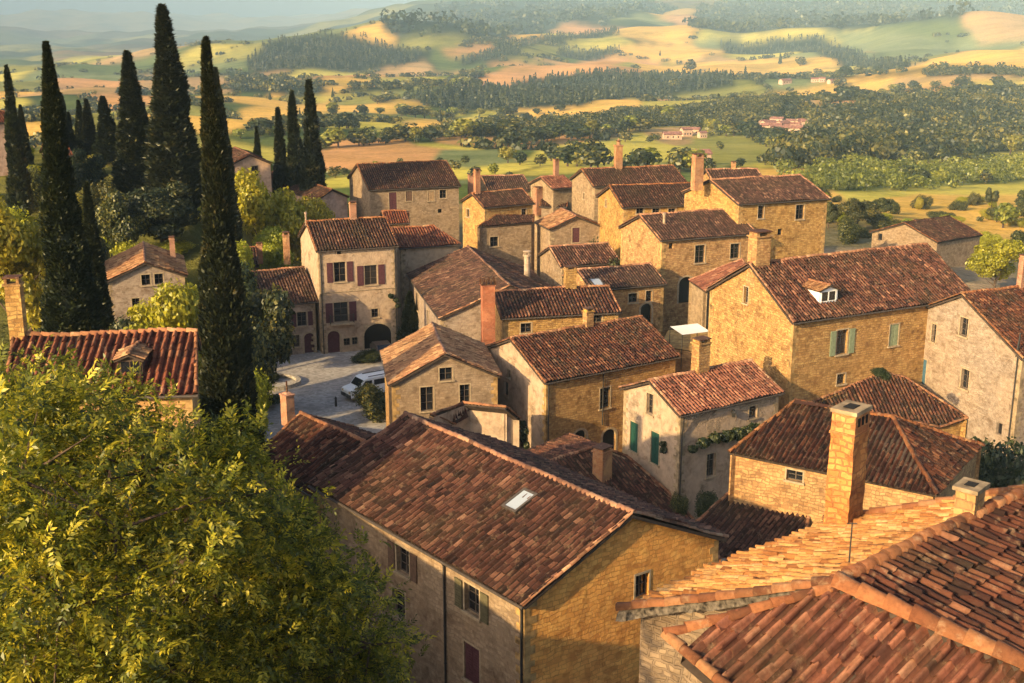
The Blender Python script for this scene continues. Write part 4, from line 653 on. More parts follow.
def gable(k):
    cx,cy,th,L,W,tp,sk,ze,hip=GQ[k]; c=np.array([cx,cy]); u=np.array([math.cos(th),math.sin(th)]); v=np.array([-math.sin(th+sk),math.cos(th+sk)])
    zb=min(H(cx,cy),H(*(c-u*L/2)),H(*(c+u*L/2)),H(*(c-v*W/2)))-.6
    off=(cx,cy,max(zb+.6,0) if cy<250 else zb+.6); root=empty('stone_house',off); tag(root,INFO[k][0],'house','houses of the hill town'); ROOT[k]=(root,off)
    pt=lambda a,b,z:np.array([*(c+u*a+v*b),z])
    h=tp*W/2; hs=hip*L if hip else 0
    R0,R1=pt(-L/2,0,ze+h),pt(L/2-hs,0,ze+h); F0,F1,K0,K1=pt(-L/2,-W/2,ze),pt(L/2,-W/2,ze),pt(-L/2,W/2,ze),pt(L/2,W/2,ze)
    faces=[[F0,F1,R1,R0],[K1,K0,R0,R1]]
    caps=[(R0,R1,.13)]
    if hs: faces.append([F1,K1,R1]); caps+=[(R1,F1,.12),(R1,K1,.12)]
    else:
        for a,b in ((R1,F1),(R1,K1)): caps.append((b+(a-b)*.0+u3(u)*-.06,a+u3(u)*-.06,.085))
    for a,b in ((R0,F0),(R0,K0)): caps.append((b+u3(u)*.06,a+u3(u)*.06,.085))
    d=math.hypot(cx,cy); tw,tl,amp,seg=DET.get(k,(.28,.40,.10,7) if d<100 else (.31,.44,.10,4))
    me=roof_mesh('roof',faces,caps,M[INFO[k][2]],off,seed=int(abs(cx*7+cy)),tw=tw,tl=tl,amp=amp,seg=seg,jit=1.3); link('roof',me,root)
    a=L/2-OV;b=W/2-OV; hz=ze+tp*OV-.1; hr=ze+h-.1
    segs={'F':((-a,-b),(a,-b),[(0,hz),(2*a,hz)]),'1':((a,-b),(a,b),[(0,hz),(b,hr),(2*b,hz)] if not hs else [(0,hz),(2*b,hz)]),'K':((a,b),(-a,b),[(0,hz),(2*a,hz)]),'0':((-a,b),(-a,-b),[(0,hz),(b,hr),(2*b,hz)])}
    mats=[];mbs={}
    for w,(p,q,top) in segs.items():
        A=pt(*p,0);B=pt(*q,0); mm=wallmat(k,w); mb=mbs.setdefault(mm,MB())
        ops=[(o[1],o[2],o[3],o[4]) for o in OP.get(k,[]) if o[0]==w]
        wall(mb,A,B,top,zb,ops)
        for o in OP.get(k,[]):
            if o[0]==w: opening(root,off,A,B,o[1],o[2],o[3],o[4],o[5],o[6])
    mb=MB()
    for i,(mm,b_) in enumerate(mbs.items()):
        base=len(mb.v); mb.v+=b_.v; mb.f+=[[x+base for x in f] for f in b_.f]; mb.uv+=b_.uv; mb.m+=[i]*len(b_.f)
    mb.build('wall',[M[x] for x in mbs],root,off)
    if d<150:
        rq=random.Random(int(cx*3))
        for (sa,sb) in ((-1,-1),(1,-1),(-1,1),(1,1)):
            qb=MB()
            P0=Vector(pt(sa*a,sb*b,0)); z=max(zb,0); i=0
            while z<hz-.3:
                hgt_=rq.uniform(.26,.4); l1,l2=(.55,.3) if i%2 else (.3,.55); l1*=rq.uniform(.85,1.15); l2*=rq.uniform(.85,1.15); U=Vector(u3(u))*-sa; Vv=Vector(u3(v))*-sb; o_=P0-U*.018-Vv*.018+Vector((0,0,z)); qb.obox(o_,U*l1*(1 if sa*sb>0 else 1),Vv*l2,Vector((0,0,hgt_-.015))) if sa*sb>0 else qb.obox(o_,Vv*l2,U*l1,Vector((0,0,hgt_-.015))); z+=hgt_; i+=1
            qb.build('corner_stones',M['quoin_'+('o' if wallmat(k,'F') in('ochre','orange') or k=='A_front' else 'g')],root,off)
    # gutter and rafters under the front eave
    g=MB(); p0,p1=Vector(F0)+Vector((0,0,-.12)),Vector(F1)+Vector((0,0,-.12)); nn=-u3(v)*.03
    g.tube(p0+Vector(nn),p1+Vector(nn),.065,.065,8); g.build('gutter',M['gutter'],root,off)
    return root
def u3(u): return np.array([u[0],u[1],0.])
def polyhouse(k):
    faces=POLY[k]; P=np.array([p for f in faces for p in f]); c=P.mean(0); zb=min(H(p[0],p[1]) for p in P)-.6
    off=(c[0],c[1],zb+.6); root=empty('stone_house',off); tag(root,INFO[k][0],'house','houses of the hill town'); ROOT[k]=(root,off)
    caps=[];edges={}
    for f in faces:
        for i in range(len(f)):
            a,b=tuple(f[i]),tuple(f[(i+1)%len(f)])
            hit=[e for e in edges if (np.linalg.norm(np.array(e[1])-a)<.06 and np.linalg.norm(np.array(e[0])-b)<.06)]
            if hit: edges.pop(hit[0]); caps.append((np.array(a),np.array(b),.13))
            else: edges[(a,b)]=f
    tw,tl,amp,seg=DET.get(k,(.28,.40,.10,7) if math.hypot(c[0],c[1])<100 else (.31,.44,.10,4))
    return root,off,faces,edges,caps,zb,(tw,tl,amp,seg),c
def simplepoly(k,capall=True,ops=()):
    root,off,faces,edges,caps,zb,D,c=polyhouse(k)
    for (a,b) in edges:
        if abs(a[2]-b[2])>.15 and capall: caps.append((np.array(a if a[2]<b[2] else b),np.array(b if a[2]<b[2] else a),.10))
        elif capall and (a[2]+b[2])/2>np.mean([p[2] for f in faces for p in f])+.2: caps.append((np.array(a),np.array(b),.12))
    if k=='T':
        mb=MB(); P=faces[0]; mb.poly([(p[0],p[1],p[2]-.05) for p in P]); me=mb.build('terrace_top',M['ochre'],root,off); caps=[]
    else: link('roof',roof_mesh('roof',faces,caps,M[INFO[k][2]],off,seed=int(abs(c[0]*7)),tw=D[0],tl=D[1],amp=D[2],seg=D[3],jit=1.3),root)
    mb=MB(); cc=np.array([c[0],c[1]]); ops_=[o for o in OPW if o[0]==k]
    for (a,b),f in edges.items():
        A=np.array(a[:2]);B=np.array(b[:2]); d=unit(B-A); nin=np.array([-d[1],d[0]])*(.22 if k!='T' else 0.); A2=A+nin+d*.0;B2=B+nin
        Ln=np.linalg.norm(B2-A2); oo=[]
        for o in ops_:
            q=np.array(o[1]); s=(q[:2]-A2)@d; dist=abs((q[:2]-A2)@np.array([d[1],-d[0]]))
            if dist<.5 and 0<s<Ln: 
                s=min(max(s,o[2]/2+.2),Ln-o[2]/2-.2); oo.append((float(s),float(q[2]),o[2],o[3])); opening(root,off,A2,B2,float(s),float(q[2]),o[2],o[3],o[4],o[5])
        wall(mb,A2,B2,[(0,a[2]-.12),(Ln,b[2]-.12)],zb,oo)
    mb.build('wall',M[INFO[k][1]],root,off)
    return root
for k in GQ: gable(k)
for k in ('H9','H10','H11','H12','H14','H36','H21','T'): simplepoly(k)
# foreground roof: two pitches at right angles with heavy cap tiles
def foreground():
    k='H4'; f=[np.array(x) for x in POLY[k]]; lit,right,s3=f
    K0,R0,R1,K1=lit; off=(R0[0],R0[1],H(R0[0],R0[1])); root=empty('stone_house',off); tag(root,INFO[k][0],'house','houses of the hill town'); ROOT[k]=(root,off)
    Rend=right[1]; up=np.array([0,0,1.])
    me=roof_mesh('roof',[lit],[(K0+(R0-K0)*.0,R0,.12),(K1,R1,.12)],M['t_sunlit_tint'],off,seed=5,tw=.235,tl=.36,amp=.06,seg=7,jit=1.5,thick=.16,deckmat='flash',sag=.02); link('roof',me,root)['label']='golden tiled slope with sunlight put into its tile colour'
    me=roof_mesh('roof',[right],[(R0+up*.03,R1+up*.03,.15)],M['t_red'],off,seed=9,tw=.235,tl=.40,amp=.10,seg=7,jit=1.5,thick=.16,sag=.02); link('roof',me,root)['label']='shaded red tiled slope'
    p2,q,c_,b_,a_=s3; sd=unit(a_-b_); ext=1.2; S3=[a_+sd*ext,a_+sd*ext+(c_-b_),c_,b_]
    me=roof_mesh('roof',[S3],[],M['t_fg'],off,seed=12,tw=.245,tl=.42,amp=.12,seg=7,jit=1.5,thick=.16,down=c_-b_,sag=.02)
    bm=bmesh.new(); bm.from_mesh(me)
    for (x,y) in ((a_,p2),(p2,q)):
        e=(y-x)[:2]; nn=np.array([-e[1],e[0],0]); inside=(s3.mean(0)-x)@nn; nn=nn*(-1 if inside>0 else 1)
        bmesh.ops.bisect_plane(bm,geom=bm.verts[:]+bm.edges[:]+bm.faces[:],plane_co=tuple(x-np.array(off)),plane_no=tuple(nn),clear_outer=True)
    bm.to_mesh(me); bm.free(); link('roof',me,root)['label']='front slope edged with big orange cap tiles'
    V1,F1,C1,T1,TC1=[],[],[],[],[]; nv=0
    for (x,y,r_,sg) in ((R0+up*.02,Rend+up*.02,.19,.5),(q+up*.03,p2+up*.03,.12,.42),(p2+up*.03,a_+up*.03,.11,.42)):
        V,F,C,T,TC=cap_line(x,y,r_,sg,int(r_*100)); V1.append(V);F1.append(F+nv);C1.append(C);T1.append(T+nv);TC1.append(TC);nv+=len(V)
    link('ridge_tiles',npmesh('ridge_tiles',np.concatenate(V1)-np.array(off),[np.concatenate(F1),np.concatenate(T1)],[M['t_cap']],col=np.concatenate(C1+TC1),smooth=True),root)
    mb=MB(); zb=off[2]-1
    base=[K0,R0]; d1=unit((R0-K0)*[1,1,0]); du=unit((R1-R0)*[1,1,0]); ins=lambda p,a,b:p+d1*a+du*b
    A=ins(K0,.3,.3);B=ins(R0,0,.3); 
    wall(mb,A,B,[(0,K0[2]-.05),(float(np.linalg.norm((B-A)[:2])),R0[2]-.2)],zb,[])
    p2,q,c_,b_,a_=s3; cc=s3.mean(0); inn=lambda p:p+unit((cc-p)*[1,1,0])*.4
    LN=lambda a,b:float(np.linalg.norm((b-a)[:2]))
    w0,w1,w2,w3,w4=[inn(x) for x in (a_,p2,q,c_,b_)]
    for (s_,e_,zs,ze_) in ((w0,w1,a_[2]-.3,p2[2]-.25),(w1,w2,p2[2]-.25,q[2]-.2),(w2,w3,q[2]-.2,c_[2]-.2),(w3,w4,c_[2]-.2,b_[2]-.3)): wall(mb,s_,e_,[(0,zs),(LN(s_,e_),ze_)],zb,[])
    e3=w4
    g0=ins(right[2],-.3,-.3); wall(mb,e3,g0,[(0,right[1][2]-.35),(float(np.linalg.norm((g0-e3)[:2])),right[2][2]-.35)],zb,[])
    g1=ins(R1,0,-.3); wall(mb,g0,g1,[(0,right[2][2]-.3),(float(np.linalg.norm((g1-g0)[:2])),R1[2]-.3)],zb,[])
    g2=ins(K1,.3,-.3); wall(mb,g1,g2,[(0,R1[2]-.3),(float(np.linalg.norm((g2-g1)[:2])),K1[2]-.1)],zb,[])
    wall(mb,g2,A,[(0,K1[2]-.1),(float(np.linalg.norm((A-g2)[:2])),K0[2]-.1)],zb,[])
    mb.build('wall',M['rubble'],root,off)
    # rough mortar flashing under the golden verge
    fl=MB(); rg=random.Random(3); n=26; dn=-du
    top=[];mid=[];bot=[]
    for i in range(n+1):
        t=i/n; p=Vector(K0+(R0-K0)*t)+Vector(du)*.02; j=rg.uniform(-.03,.03)
        top.append(p+Vector((0,0,-.03))); mid.append(p+Vector(dn)*(.10+j)+Vector((0,0,-.10+j))); bot.append(p+Vector(dn)*(.13+rg.uniform(-.04,.04))+Vector((0,0,-.26+rg.uniform(-.05,.05))))
    for i in range(n):
        fl.poly([top[i],mid[i],mid[i+1],top[i+1]]); fl.poly([mid[i],bot[i],bot[i+1],mid[i+1]]); fl.poly([bot[i],bot[i]+Vector(du)*.4,bot[i+1]+Vector(du)*.4,bot[i+1]])
    fl.build('verge_mortar',M['flash'],root,off)
    a,v=ANT; m=MB(); m.tube((a[0],a[1],a[2]-.2),(a[0],a[1],a[2]+.95),.018,.014,6); m.tube((a[0]-.1,a[1],a[2]+.93),(a[0]+.1,a[1],a[2]+.93),.012,.012,6); m.tube((a[0],a[1],a[2]+.1),(a[0]-.25,a[1]+.1,a[2]+.0),.008,.008,5); m.build('antenna_pole',M['iron'],root,off)
    m=MB(); m.tube((v[0],v[1],v[2]-.1),(v[0],v[1],v[2]+.12),.05,.05,8); m.tube((v[0],v[1],v[2]+.12),(v[0],v[1],v[2]+.17),.09,.05,8); m.tube((v[0],v[1],v[2]+.05),(v[0]+.3,v[1],v[2]+.05),.015,.015,6); m.build('roof_vent',M['iron'],root,off)
foreground()
for (k,p,w,dd,h,rot,style,lab) in CHIM:
    if k in ROOT: chimney(ROOT[k][0],ROOT[k][1],p,w,dd,h,rot,style)
# ------------------------------------------------------------------ roof windows and dormers
def slopeframe(k,face,px,py):
    cx,cy,th,L,W,tp,sk,ze,hip=GQ[k]; u=Vector((math.cos(th),math.sin(th),0)); v=Vector((-math.sin(th+sk),math.cos(th+sk),0)); sg=1 if face=='F' else -1
    n=u.cross((v*sg+Vector((0,0,tp))).normalized())*sg; n.normalize(); n=n if n.z>0 else -n
    p0=Vector((cx,cy,ze+tp*W/2)); c,s=math.cos(PITCH),math.sin(PITCH); a=(px-512)/FPX;b=(341.5-py)/FPX; r=Vector((a,c+b*s,-s+b*c)); o=Vector((0,0,CAMZ))
    t=(p0-o).dot(n)/r.dot(n); p=o+r*t; up=(v*sg+Vector((0,0,tp))).normalized(); return p,u,up,n
def skylight(k,px,py,w,h,lab):
    p,u,up,n=slopeframe(k,'F',px,py); root,off=ROOT[k]; m=MB(); a=p-u*w/2-up*h/2+n*.02; t=.12
    for o_,x,y in ((a,u*w,up*t),(a+up*(h-t),u*w,up*t),(a+up*t,u*t,up*(h-2*t)),(a+up*t+u*(w-t),u*t,up*(h-2*t))): m.obox(o_,x,y,n*.19)
    f=m.build('roof_window',M['gutter'],root,off); f['label']=lab
    g=MB(); g.obox(a+u*t+up*t,u*(w-2*t),up*(h-2*t),n*.155); g.build('pane',M['skyglass'],f,off)
skylight('A_front',521,503,.95,1.35,'white framed roof window on the tiled slope'); skylight('H24',597,284,1.2,1.6,'pale roof window')
def dormer(k,px,py,w,h,dp,cheek,tile):
    p,u,up,n=slopeframe(k,'F',px,py); root,off=ROOT[k]; v=Vector((-u.y,u.x,0)); Z=Vector((0,0,1)); m=MB(); o=p-u*w/2-Z*.25
    m.obox(o,u*w,v*dp,Z*(h+.25)); d=m.build('dormer',M[cheek],root,off)
    g=MB(); 
    for i in (0,1): g.obox(o+u*(w*.12+i*w*.4)+Z*(.35)-v*.02,u*w*.34,v*.05,Z*(h-.25))
    g.build('pane',M['glass'],d,off)
    fr=MB()
    for x in (.08,.47,.88): fr.obox(o+u*(w*x)+Z*.3-v*.035,u*w*.05,v*.05,Z*(h-.16))
    for z_ in (.3,h+.1): fr.obox(o+u*(w*.08)+Z*z_-v*.037,u*w*.84,v*.05,Z*.06)
    fr.build('window_frame',M['white'] if cheek=='white' else M['wood'],d,off)
    t=o+Z*(h+.25)+u*w/2; rh=w*.22; e=.15; dd=dp+.4
    A=t-u*(w/2+e)-v*.18-Z*.03;B=t+u*(w/2+e)-v*.18-Z*.03;R=t-v*.2+Z*rh; A2=A+v*dd;B2=B+v*dd;R2=R+v*dd
    me=roof_mesh('dormer_roof',[[A,R,R2,A2],[R,B,B2,R2]],[(R,R2,.09)],M[tile],off,seed=4,tw=.22,tl=.36,amp=.045,jit=1.,thick=.07); link('dormer_roof',me,d)
    gb=MB(); gb.poly([t-u*w/2+v*.0,t+u*w/2,t+Z*(rh-.03)]); gb.build('dormer_gable',M[cheek],d,off)
dormer('H7',828,302,1.75,.95,2.2,'white','t_gold'); dormer('H3',131,375,1.0,.75,1.6,'wood','t_gold')
# downpipes
def pipe(k,w,frac,z1,z0,off_=.09):
    cx,cy,th,L,W,tp,sk,ze,hip=GQ[k]; u=Vector((math.cos(th),math.sin(th),0)); v=Vector((-math.sin(th+sk),math.cos(th+sk),0)); a=L/2-OV;b=W/2-OV
    c=Vector((cx,cy,0)); P,n={'F':(c+u*(-a+2*a*frac)-v*b,-v),'0':(c-u*a+v*(b-2*b*frac),-u),'1':(c+u*a+v*(-b+2*b*frac),u)}[w]
    p=P+n*off_; m=MB(); m.tube(p+Vector((0,0,z1)),p+Vector((0,0,z0)),.05,.05,8); e=Vector((0,0,ze-.1))+P+n*(.28 if w=='F' else .28); m.tube(e,p+Vector((0,0,z1)),.05,.05,8)
    z=z1-1
    while z>z0: m.tube(p+Vector((0,0,z)),p+Vector((0,0,z-.05)),.065,.065,8); z-=1.8
    m.build('downpipe',M['iron'],ROOT[k][0],ROOT[k][1])
pipe('A_front','F',.67,11.6,0); pipe('A_front','F',.995,11.6,0); pipe('H5','F',.012,7.1,0); pipe('H5','F',.42,7.1,3.); pipe('H6','F',.012,7.1,0); pipe('H15','F',.985,10.6,0); pipe('H8','0',.97,12.9,4); pipe('H15','F',.02,10.6,0)
# stone lines on gables: string course
def course(k,w,z,th_=.08):
    cx,cy,th,L,W,tp,sk,ze,hip=GQ[k]; u=Vector((math.cos(th),math.sin(th),0)); v=Vector((-math.sin(th+sk),math.cos(th+sk),0)); a=L/2-OV;b=W/2-OV; c=Vector((cx,cy,z))
    m=MB(); 
    if w=='1': m.obox(c+u*a-v*b-u*.05,v*2*b,u*.13,Vector((0,0,th_)))
    else: m.obox(c-u*a-v*b+v*.05,u*2*a,-v*.13,Vector((0,0,th_)))
    m.build('string_course',M['sill'],ROOT[k][0],ROOT[k][1])
course('A_front','1',6.2); course('H15','F',6.55)
# ------------------------------------------------------------------ foliage
def leafcloud(lobes,n,size,seed,aspect=.5,up=.25,shell=.62,mat='leaf_mid',extra=None):
    """n leaf shaped quads spread through the lobes [(cx,cy,cz,rx,ry,rz)]"""
    r=np.random.default_rng(seed); L=np.array(lobes,float); w=L[:,3]*L[:,4]+L[:,4]*L[:,5]; w/=w.sum(); k=r.choice(len(L),n,p=w)
    d=r.normal(size=(n,3)); d/=np.linalg.norm(d,axis=1)[:,None]; rad=(shell+(1-shell)*r.uniform(0,1,n)**.6)*(1+r.normal(0,.05,n))
    bumpf=1+.10*np.sin(d[:,0]*6+k*2.1)*np.sin(d[:,1]*5+k)+.08*np.sin(d[:,2]*9+k*3.3+d[:,0]*4)
    P=L[k,:3]+d*L[k,3:6]*(rad*bumpf)[:,None]
    nn=d+r.normal(0,.55,(n,3))+np.array([0,0,up]); nn/=np.linalg.norm(nn,axis=1)[:,None]
    t=np.cross(nn,r.normal(size=(n,3))); t/=np.linalg.norm(t,axis=1)[:,None]; b=np.cross(nn,t); s=size*r.uniform(.6,1.35,n)[:,None]
    V=np.stack([P-t*s,P-b*s*aspect+nn*s*.12,P+t*s,P+b*s*aspect+nn*s*.12],1).reshape(-1,3); F=np.arange(n*4).reshape(-1,4)
    c=np.clip(r.beta(2,2.2,n)+.12*(np.sin(k*12.9)),0,1); C=np.stack([c,r.uniform(0,1,n),c*0,c*0+1],-1); return V,F,C
def trunkmb(h,r0,limbs,seed,lean=0):
    rg=random.Random(seed); m=MB(); p=Vector((0,0,-.3)); pts=[p]
    for i in range(1,6): pts.append(Vector((rg.uniform(-.04,.04)*h+lean*i*.1,rg.uniform(-.04,.04)*h,h*i/5)))
    for i in range(5): m.tube(pts[i],pts[i+1],r0*(1-i*.15),r0*(1-(i+1)*.15),8,cap=False)
    for i in range(limbs):
        a=rg.uniform(0,6.28); q=pts[rg.randint(2,5)]; e=q+Vector((math.cos(a),math.sin(a),rg.uniform(.5,1.1)))*h*rg.uniform(.35,.6); mid=(q+e)/2+Vector((0,0,-h*.04)); m.tube(q,mid,r0*.45,r0*.3,6,cap=False); m.tube(mid,e,r0*.3,r0*.1,6,cap=False)
    return m
def broad_proto(kind,seed,n,size,mat,bush=False):
    """unit tree: about 1 high and 1 wide"""
    rg=random.Random(seed); lobes=[]
    if bush:
        for i in range(9): a=rg.uniform(0,6.28);q=rg.uniform(.0,.3); lobes.append((math.cos(a)*q,math.sin(a)*q,rg.uniform(.22,.62),rg.uniform(.16,.27),rg.uniform(.16,.27),rg.uniform(.18,.3)))
    else:
        for i in range(15):
            a=i*2.4+rg.uniform(-.4,.4); zz=rg.uniform(.34,.88); q=.33*math.sqrt(max(.02,1-((zz-.55)/.42)**2))*rg.uniform(.5,1.05); s=rg.uniform(.11,.21); lobes.append((math.cos(a)*q,math.sin(a)*q,zz,s*1.15,s*1.15,s*.9))
    V,F,C=leafcloud(lobes,n,size,seed,aspect=.55,mat=mat,shell=.5)
    cm=npmesh('crown',V,F,[M[mat]],col=C); tm=trunkmb(.42 if not bush else .25,.03 if not bush else .02,7,seed).mesh('trunk',M['bark']); return cm,tm
def cyp_mesh(n,size,R,seed,hh=1.,base=.06):
    r=np.random.default_rng(seed); ph=r.uniform(0,6.28,6)
    prof=lambda t:R*np.minimum(1,(t/.10+.25))*np.clip(1-t,0,1)**.78*(1+.07*np.sin(t*19+ph[0])+.05*np.sin(t*47+ph[1]))*(1.22-.22*t)
    nc=420 if n<20000 else 1100
    tc=r.uniform(0,.985,nc); ac=r.uniform(0,2*np.pi,nc); k=r.integers(0,nc,n); cr=r.uniform(.86,1.10,nc)
    cs=.30*prof(tc[k])+.012
    t=np.clip(tc[k]+r.normal(0,.014,n)*(1 if n<20000 else .8)+.008,0,.998); a=ac[k]+r.normal(0,.20,n)
    rad=prof(t)*cr[k]*(.80+.26*r.uniform(0,1,n)**.6)*(1+.06*np.sin(a*3+t*17+ph[2]))
    cx=.05*R*np.sin(t*9+ph[4])
    P=np.stack([np.cos(a)*rad+cx,np.sin(a)*rad,(base+t*(1-base))*hh],-1)
    ou=np.stack([np.cos(a),np.sin(a),np.zeros(n)],-1); asp=.09 # crown is far taller than wide
    d=np.array([0,0,asp*1.1])+ou*.65+r.normal(0,.35,(n,3))*np.array([1,1,asp]); d/=np.linalg.norm(d/np.array([1,1,asp]),axis=1)[:,None]
    q=r.normal(size=(n,3))*np.array([1,1,asp*.6]); q/=np.linalg.norm(q/np.array([1,1,asp]),axis=1)[:,None]
    s=size*r.uniform(.5,1.5,n)[:,None]
    V=np.stack([P-d*s*.5,P+q*s*.38,P+d*s,P-q*s*.38],1).reshape(-1,3); F=np.arange(4*n).reshape(-1,4); tone=r.beta(1.6,2.4,nc)[k]; c=np.clip(tone*.8+r.normal(0,.12,n),0,1); C=np.stack([c,c,c*0,c*0+1],-1)
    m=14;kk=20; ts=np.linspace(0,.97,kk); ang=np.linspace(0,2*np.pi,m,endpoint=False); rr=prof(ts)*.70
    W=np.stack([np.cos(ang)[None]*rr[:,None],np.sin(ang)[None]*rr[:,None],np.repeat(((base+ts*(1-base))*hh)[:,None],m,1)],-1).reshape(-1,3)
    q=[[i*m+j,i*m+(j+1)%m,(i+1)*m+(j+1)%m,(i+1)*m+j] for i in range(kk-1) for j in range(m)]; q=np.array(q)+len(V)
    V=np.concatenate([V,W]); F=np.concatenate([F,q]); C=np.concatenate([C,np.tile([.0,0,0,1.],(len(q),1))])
    return npmesh('crown',V,F,[M['cypress']],col=C)
def cyp_trunk(): m=MB(); m.tube((0,0,-.03),(0,0,.4),.012,.008,8); return m.mesh('trunk',M['bark'])
CYT=cyp_trunk()
PROTO={'round_yellow':broad_proto('b',11,13000,.021,'leaf_yel'),'round_mid':broad_proto('b',23,12000,.022,'leaf_mid'),'round_dark':broad_proto('b',37,12000,.022,'leaf_dark'),
 'bush_yellow':broad_proto('u',41,9000,.022,'leaf_yel',True),'bush_mid':broad_proto('u',43,9000,.022,'leaf_mid',True),'bush_dark':broad_proto('u',47,9000,.022,'leaf_dark',True)}
def plant(kind,name,label,cat,x,y,h,w,rz=0,z=None,group=None):
    cm,tm=PROTO[kind]; z=H(x,y) if z is None else z; r=empty(name,(x,y,z-.05),rz); r.scale=(w,w,h); tag(r,label,cat,group); link('crown',cm,r); link('trunk',tm,r); return r
def cypress(px,ptop,y,wpx,label,n=9000,seed=0,group='cypresses on the hillside',zb=None):
    P=at(px,ptop,y); x=P.x; g=H(x,y) if zb is None else zb; h=P.z-g; d=y/math.cos(PITCH); w=wpx*d/1200; 
    key=(n,seed%4 if n<20000 else seed)
    if key not in CYM: CYM[key]=cyp_mesh(n*2,.15 if n<12000 else (.11 if n<20000 else .075),.5,100+seed)
    r=empty('cypress_tree',(x,y,g-.05),seed*1.3); r.scale=(w,w,h); tag(r,label,'cypress',group); link('crown',CYM[key],r); link('trunk',CYT,r)
CYM={}
def cyp_mesh_fix(): pass
CYPS=[(45,42,80,33,'tall cypress at far left, beside the ochre chimney of the hidden house',32000),(206,38,78,37,'big dark cypress rising right of the pale gabled house, nearest of all',36000),(86,182,95,20,'short slim cypress left of the pale gabled house',14000),
(163,5,150,33,'tallest broad cypress behind the shrubs with its top at the photo edge',15000),(127,51,158,26,'tall cypress just left of the tallest one',15000),(216,68,140,18,'slim cypress half hidden behind the nearest big one',15000),
(142,102,175,11,'thin small cypress between the two tall rear ones',7000),(6,66,150,13,'cypress at the very left edge of the photo',7000),(13,140,150,11,'small cypress below the reddish house at the left edge',7000),(20,105,168,9,'thin cypress right of the left edge one',7000),
(53,96,178,10,'first of the small cypresses right of the tall far left one',7000),(60,92,182,11,'second of the small cypresses right of the tall far left one',7000),(68,112,180,8,'short thin cypress in the small rear row',7000),(78,100,186,9,'slim cypress in the middle of the small rear row',7000),(86,99,183,11,'fuller cypress in the middle of the small rear row',7000),(103,96,180,15,'widest cypress of the small rear row',7000),(114,122,184,7,'smallest cypress right of the widest in the rear row',7000),
(256,126,190,7,'small cypress left of the three rear ones above the pink house',7000),(278,108,182,13,'left one of the three cypresses above the pink house',7000),(292,91,180,15,'middle one of the three cypresses above the pink house',7000),(309,81,176,18,'tallest, right one of the three cypresses above the pink house',7000),(319,166,176,7,'tiny cypress under the three tall ones',7000)]
for i,(px,pt,y,w,lab,n) in enumerate(CYPS): cypress(px,pt,y,w*1.42,lab,n,i)
cypress(410,291,124,22,'small dark cypress on the plaza beside the arched garage',12000,31,zb=0.)
def tree(kind,name,label,cat,px,ptop,y,wpx,z=None,rz=0,pb=None):
    P=at(px,ptop,y); g=H(P.x,y) if z is None else z
    h=max(.8,P.z-g); d=y/math.cos(PITCH); w=max(wpx*d/1200,.62*h if 'round' in kind else .5*h); plant(kind,name,label,cat,P.x,y,h/.98,w/.86,rz,g)
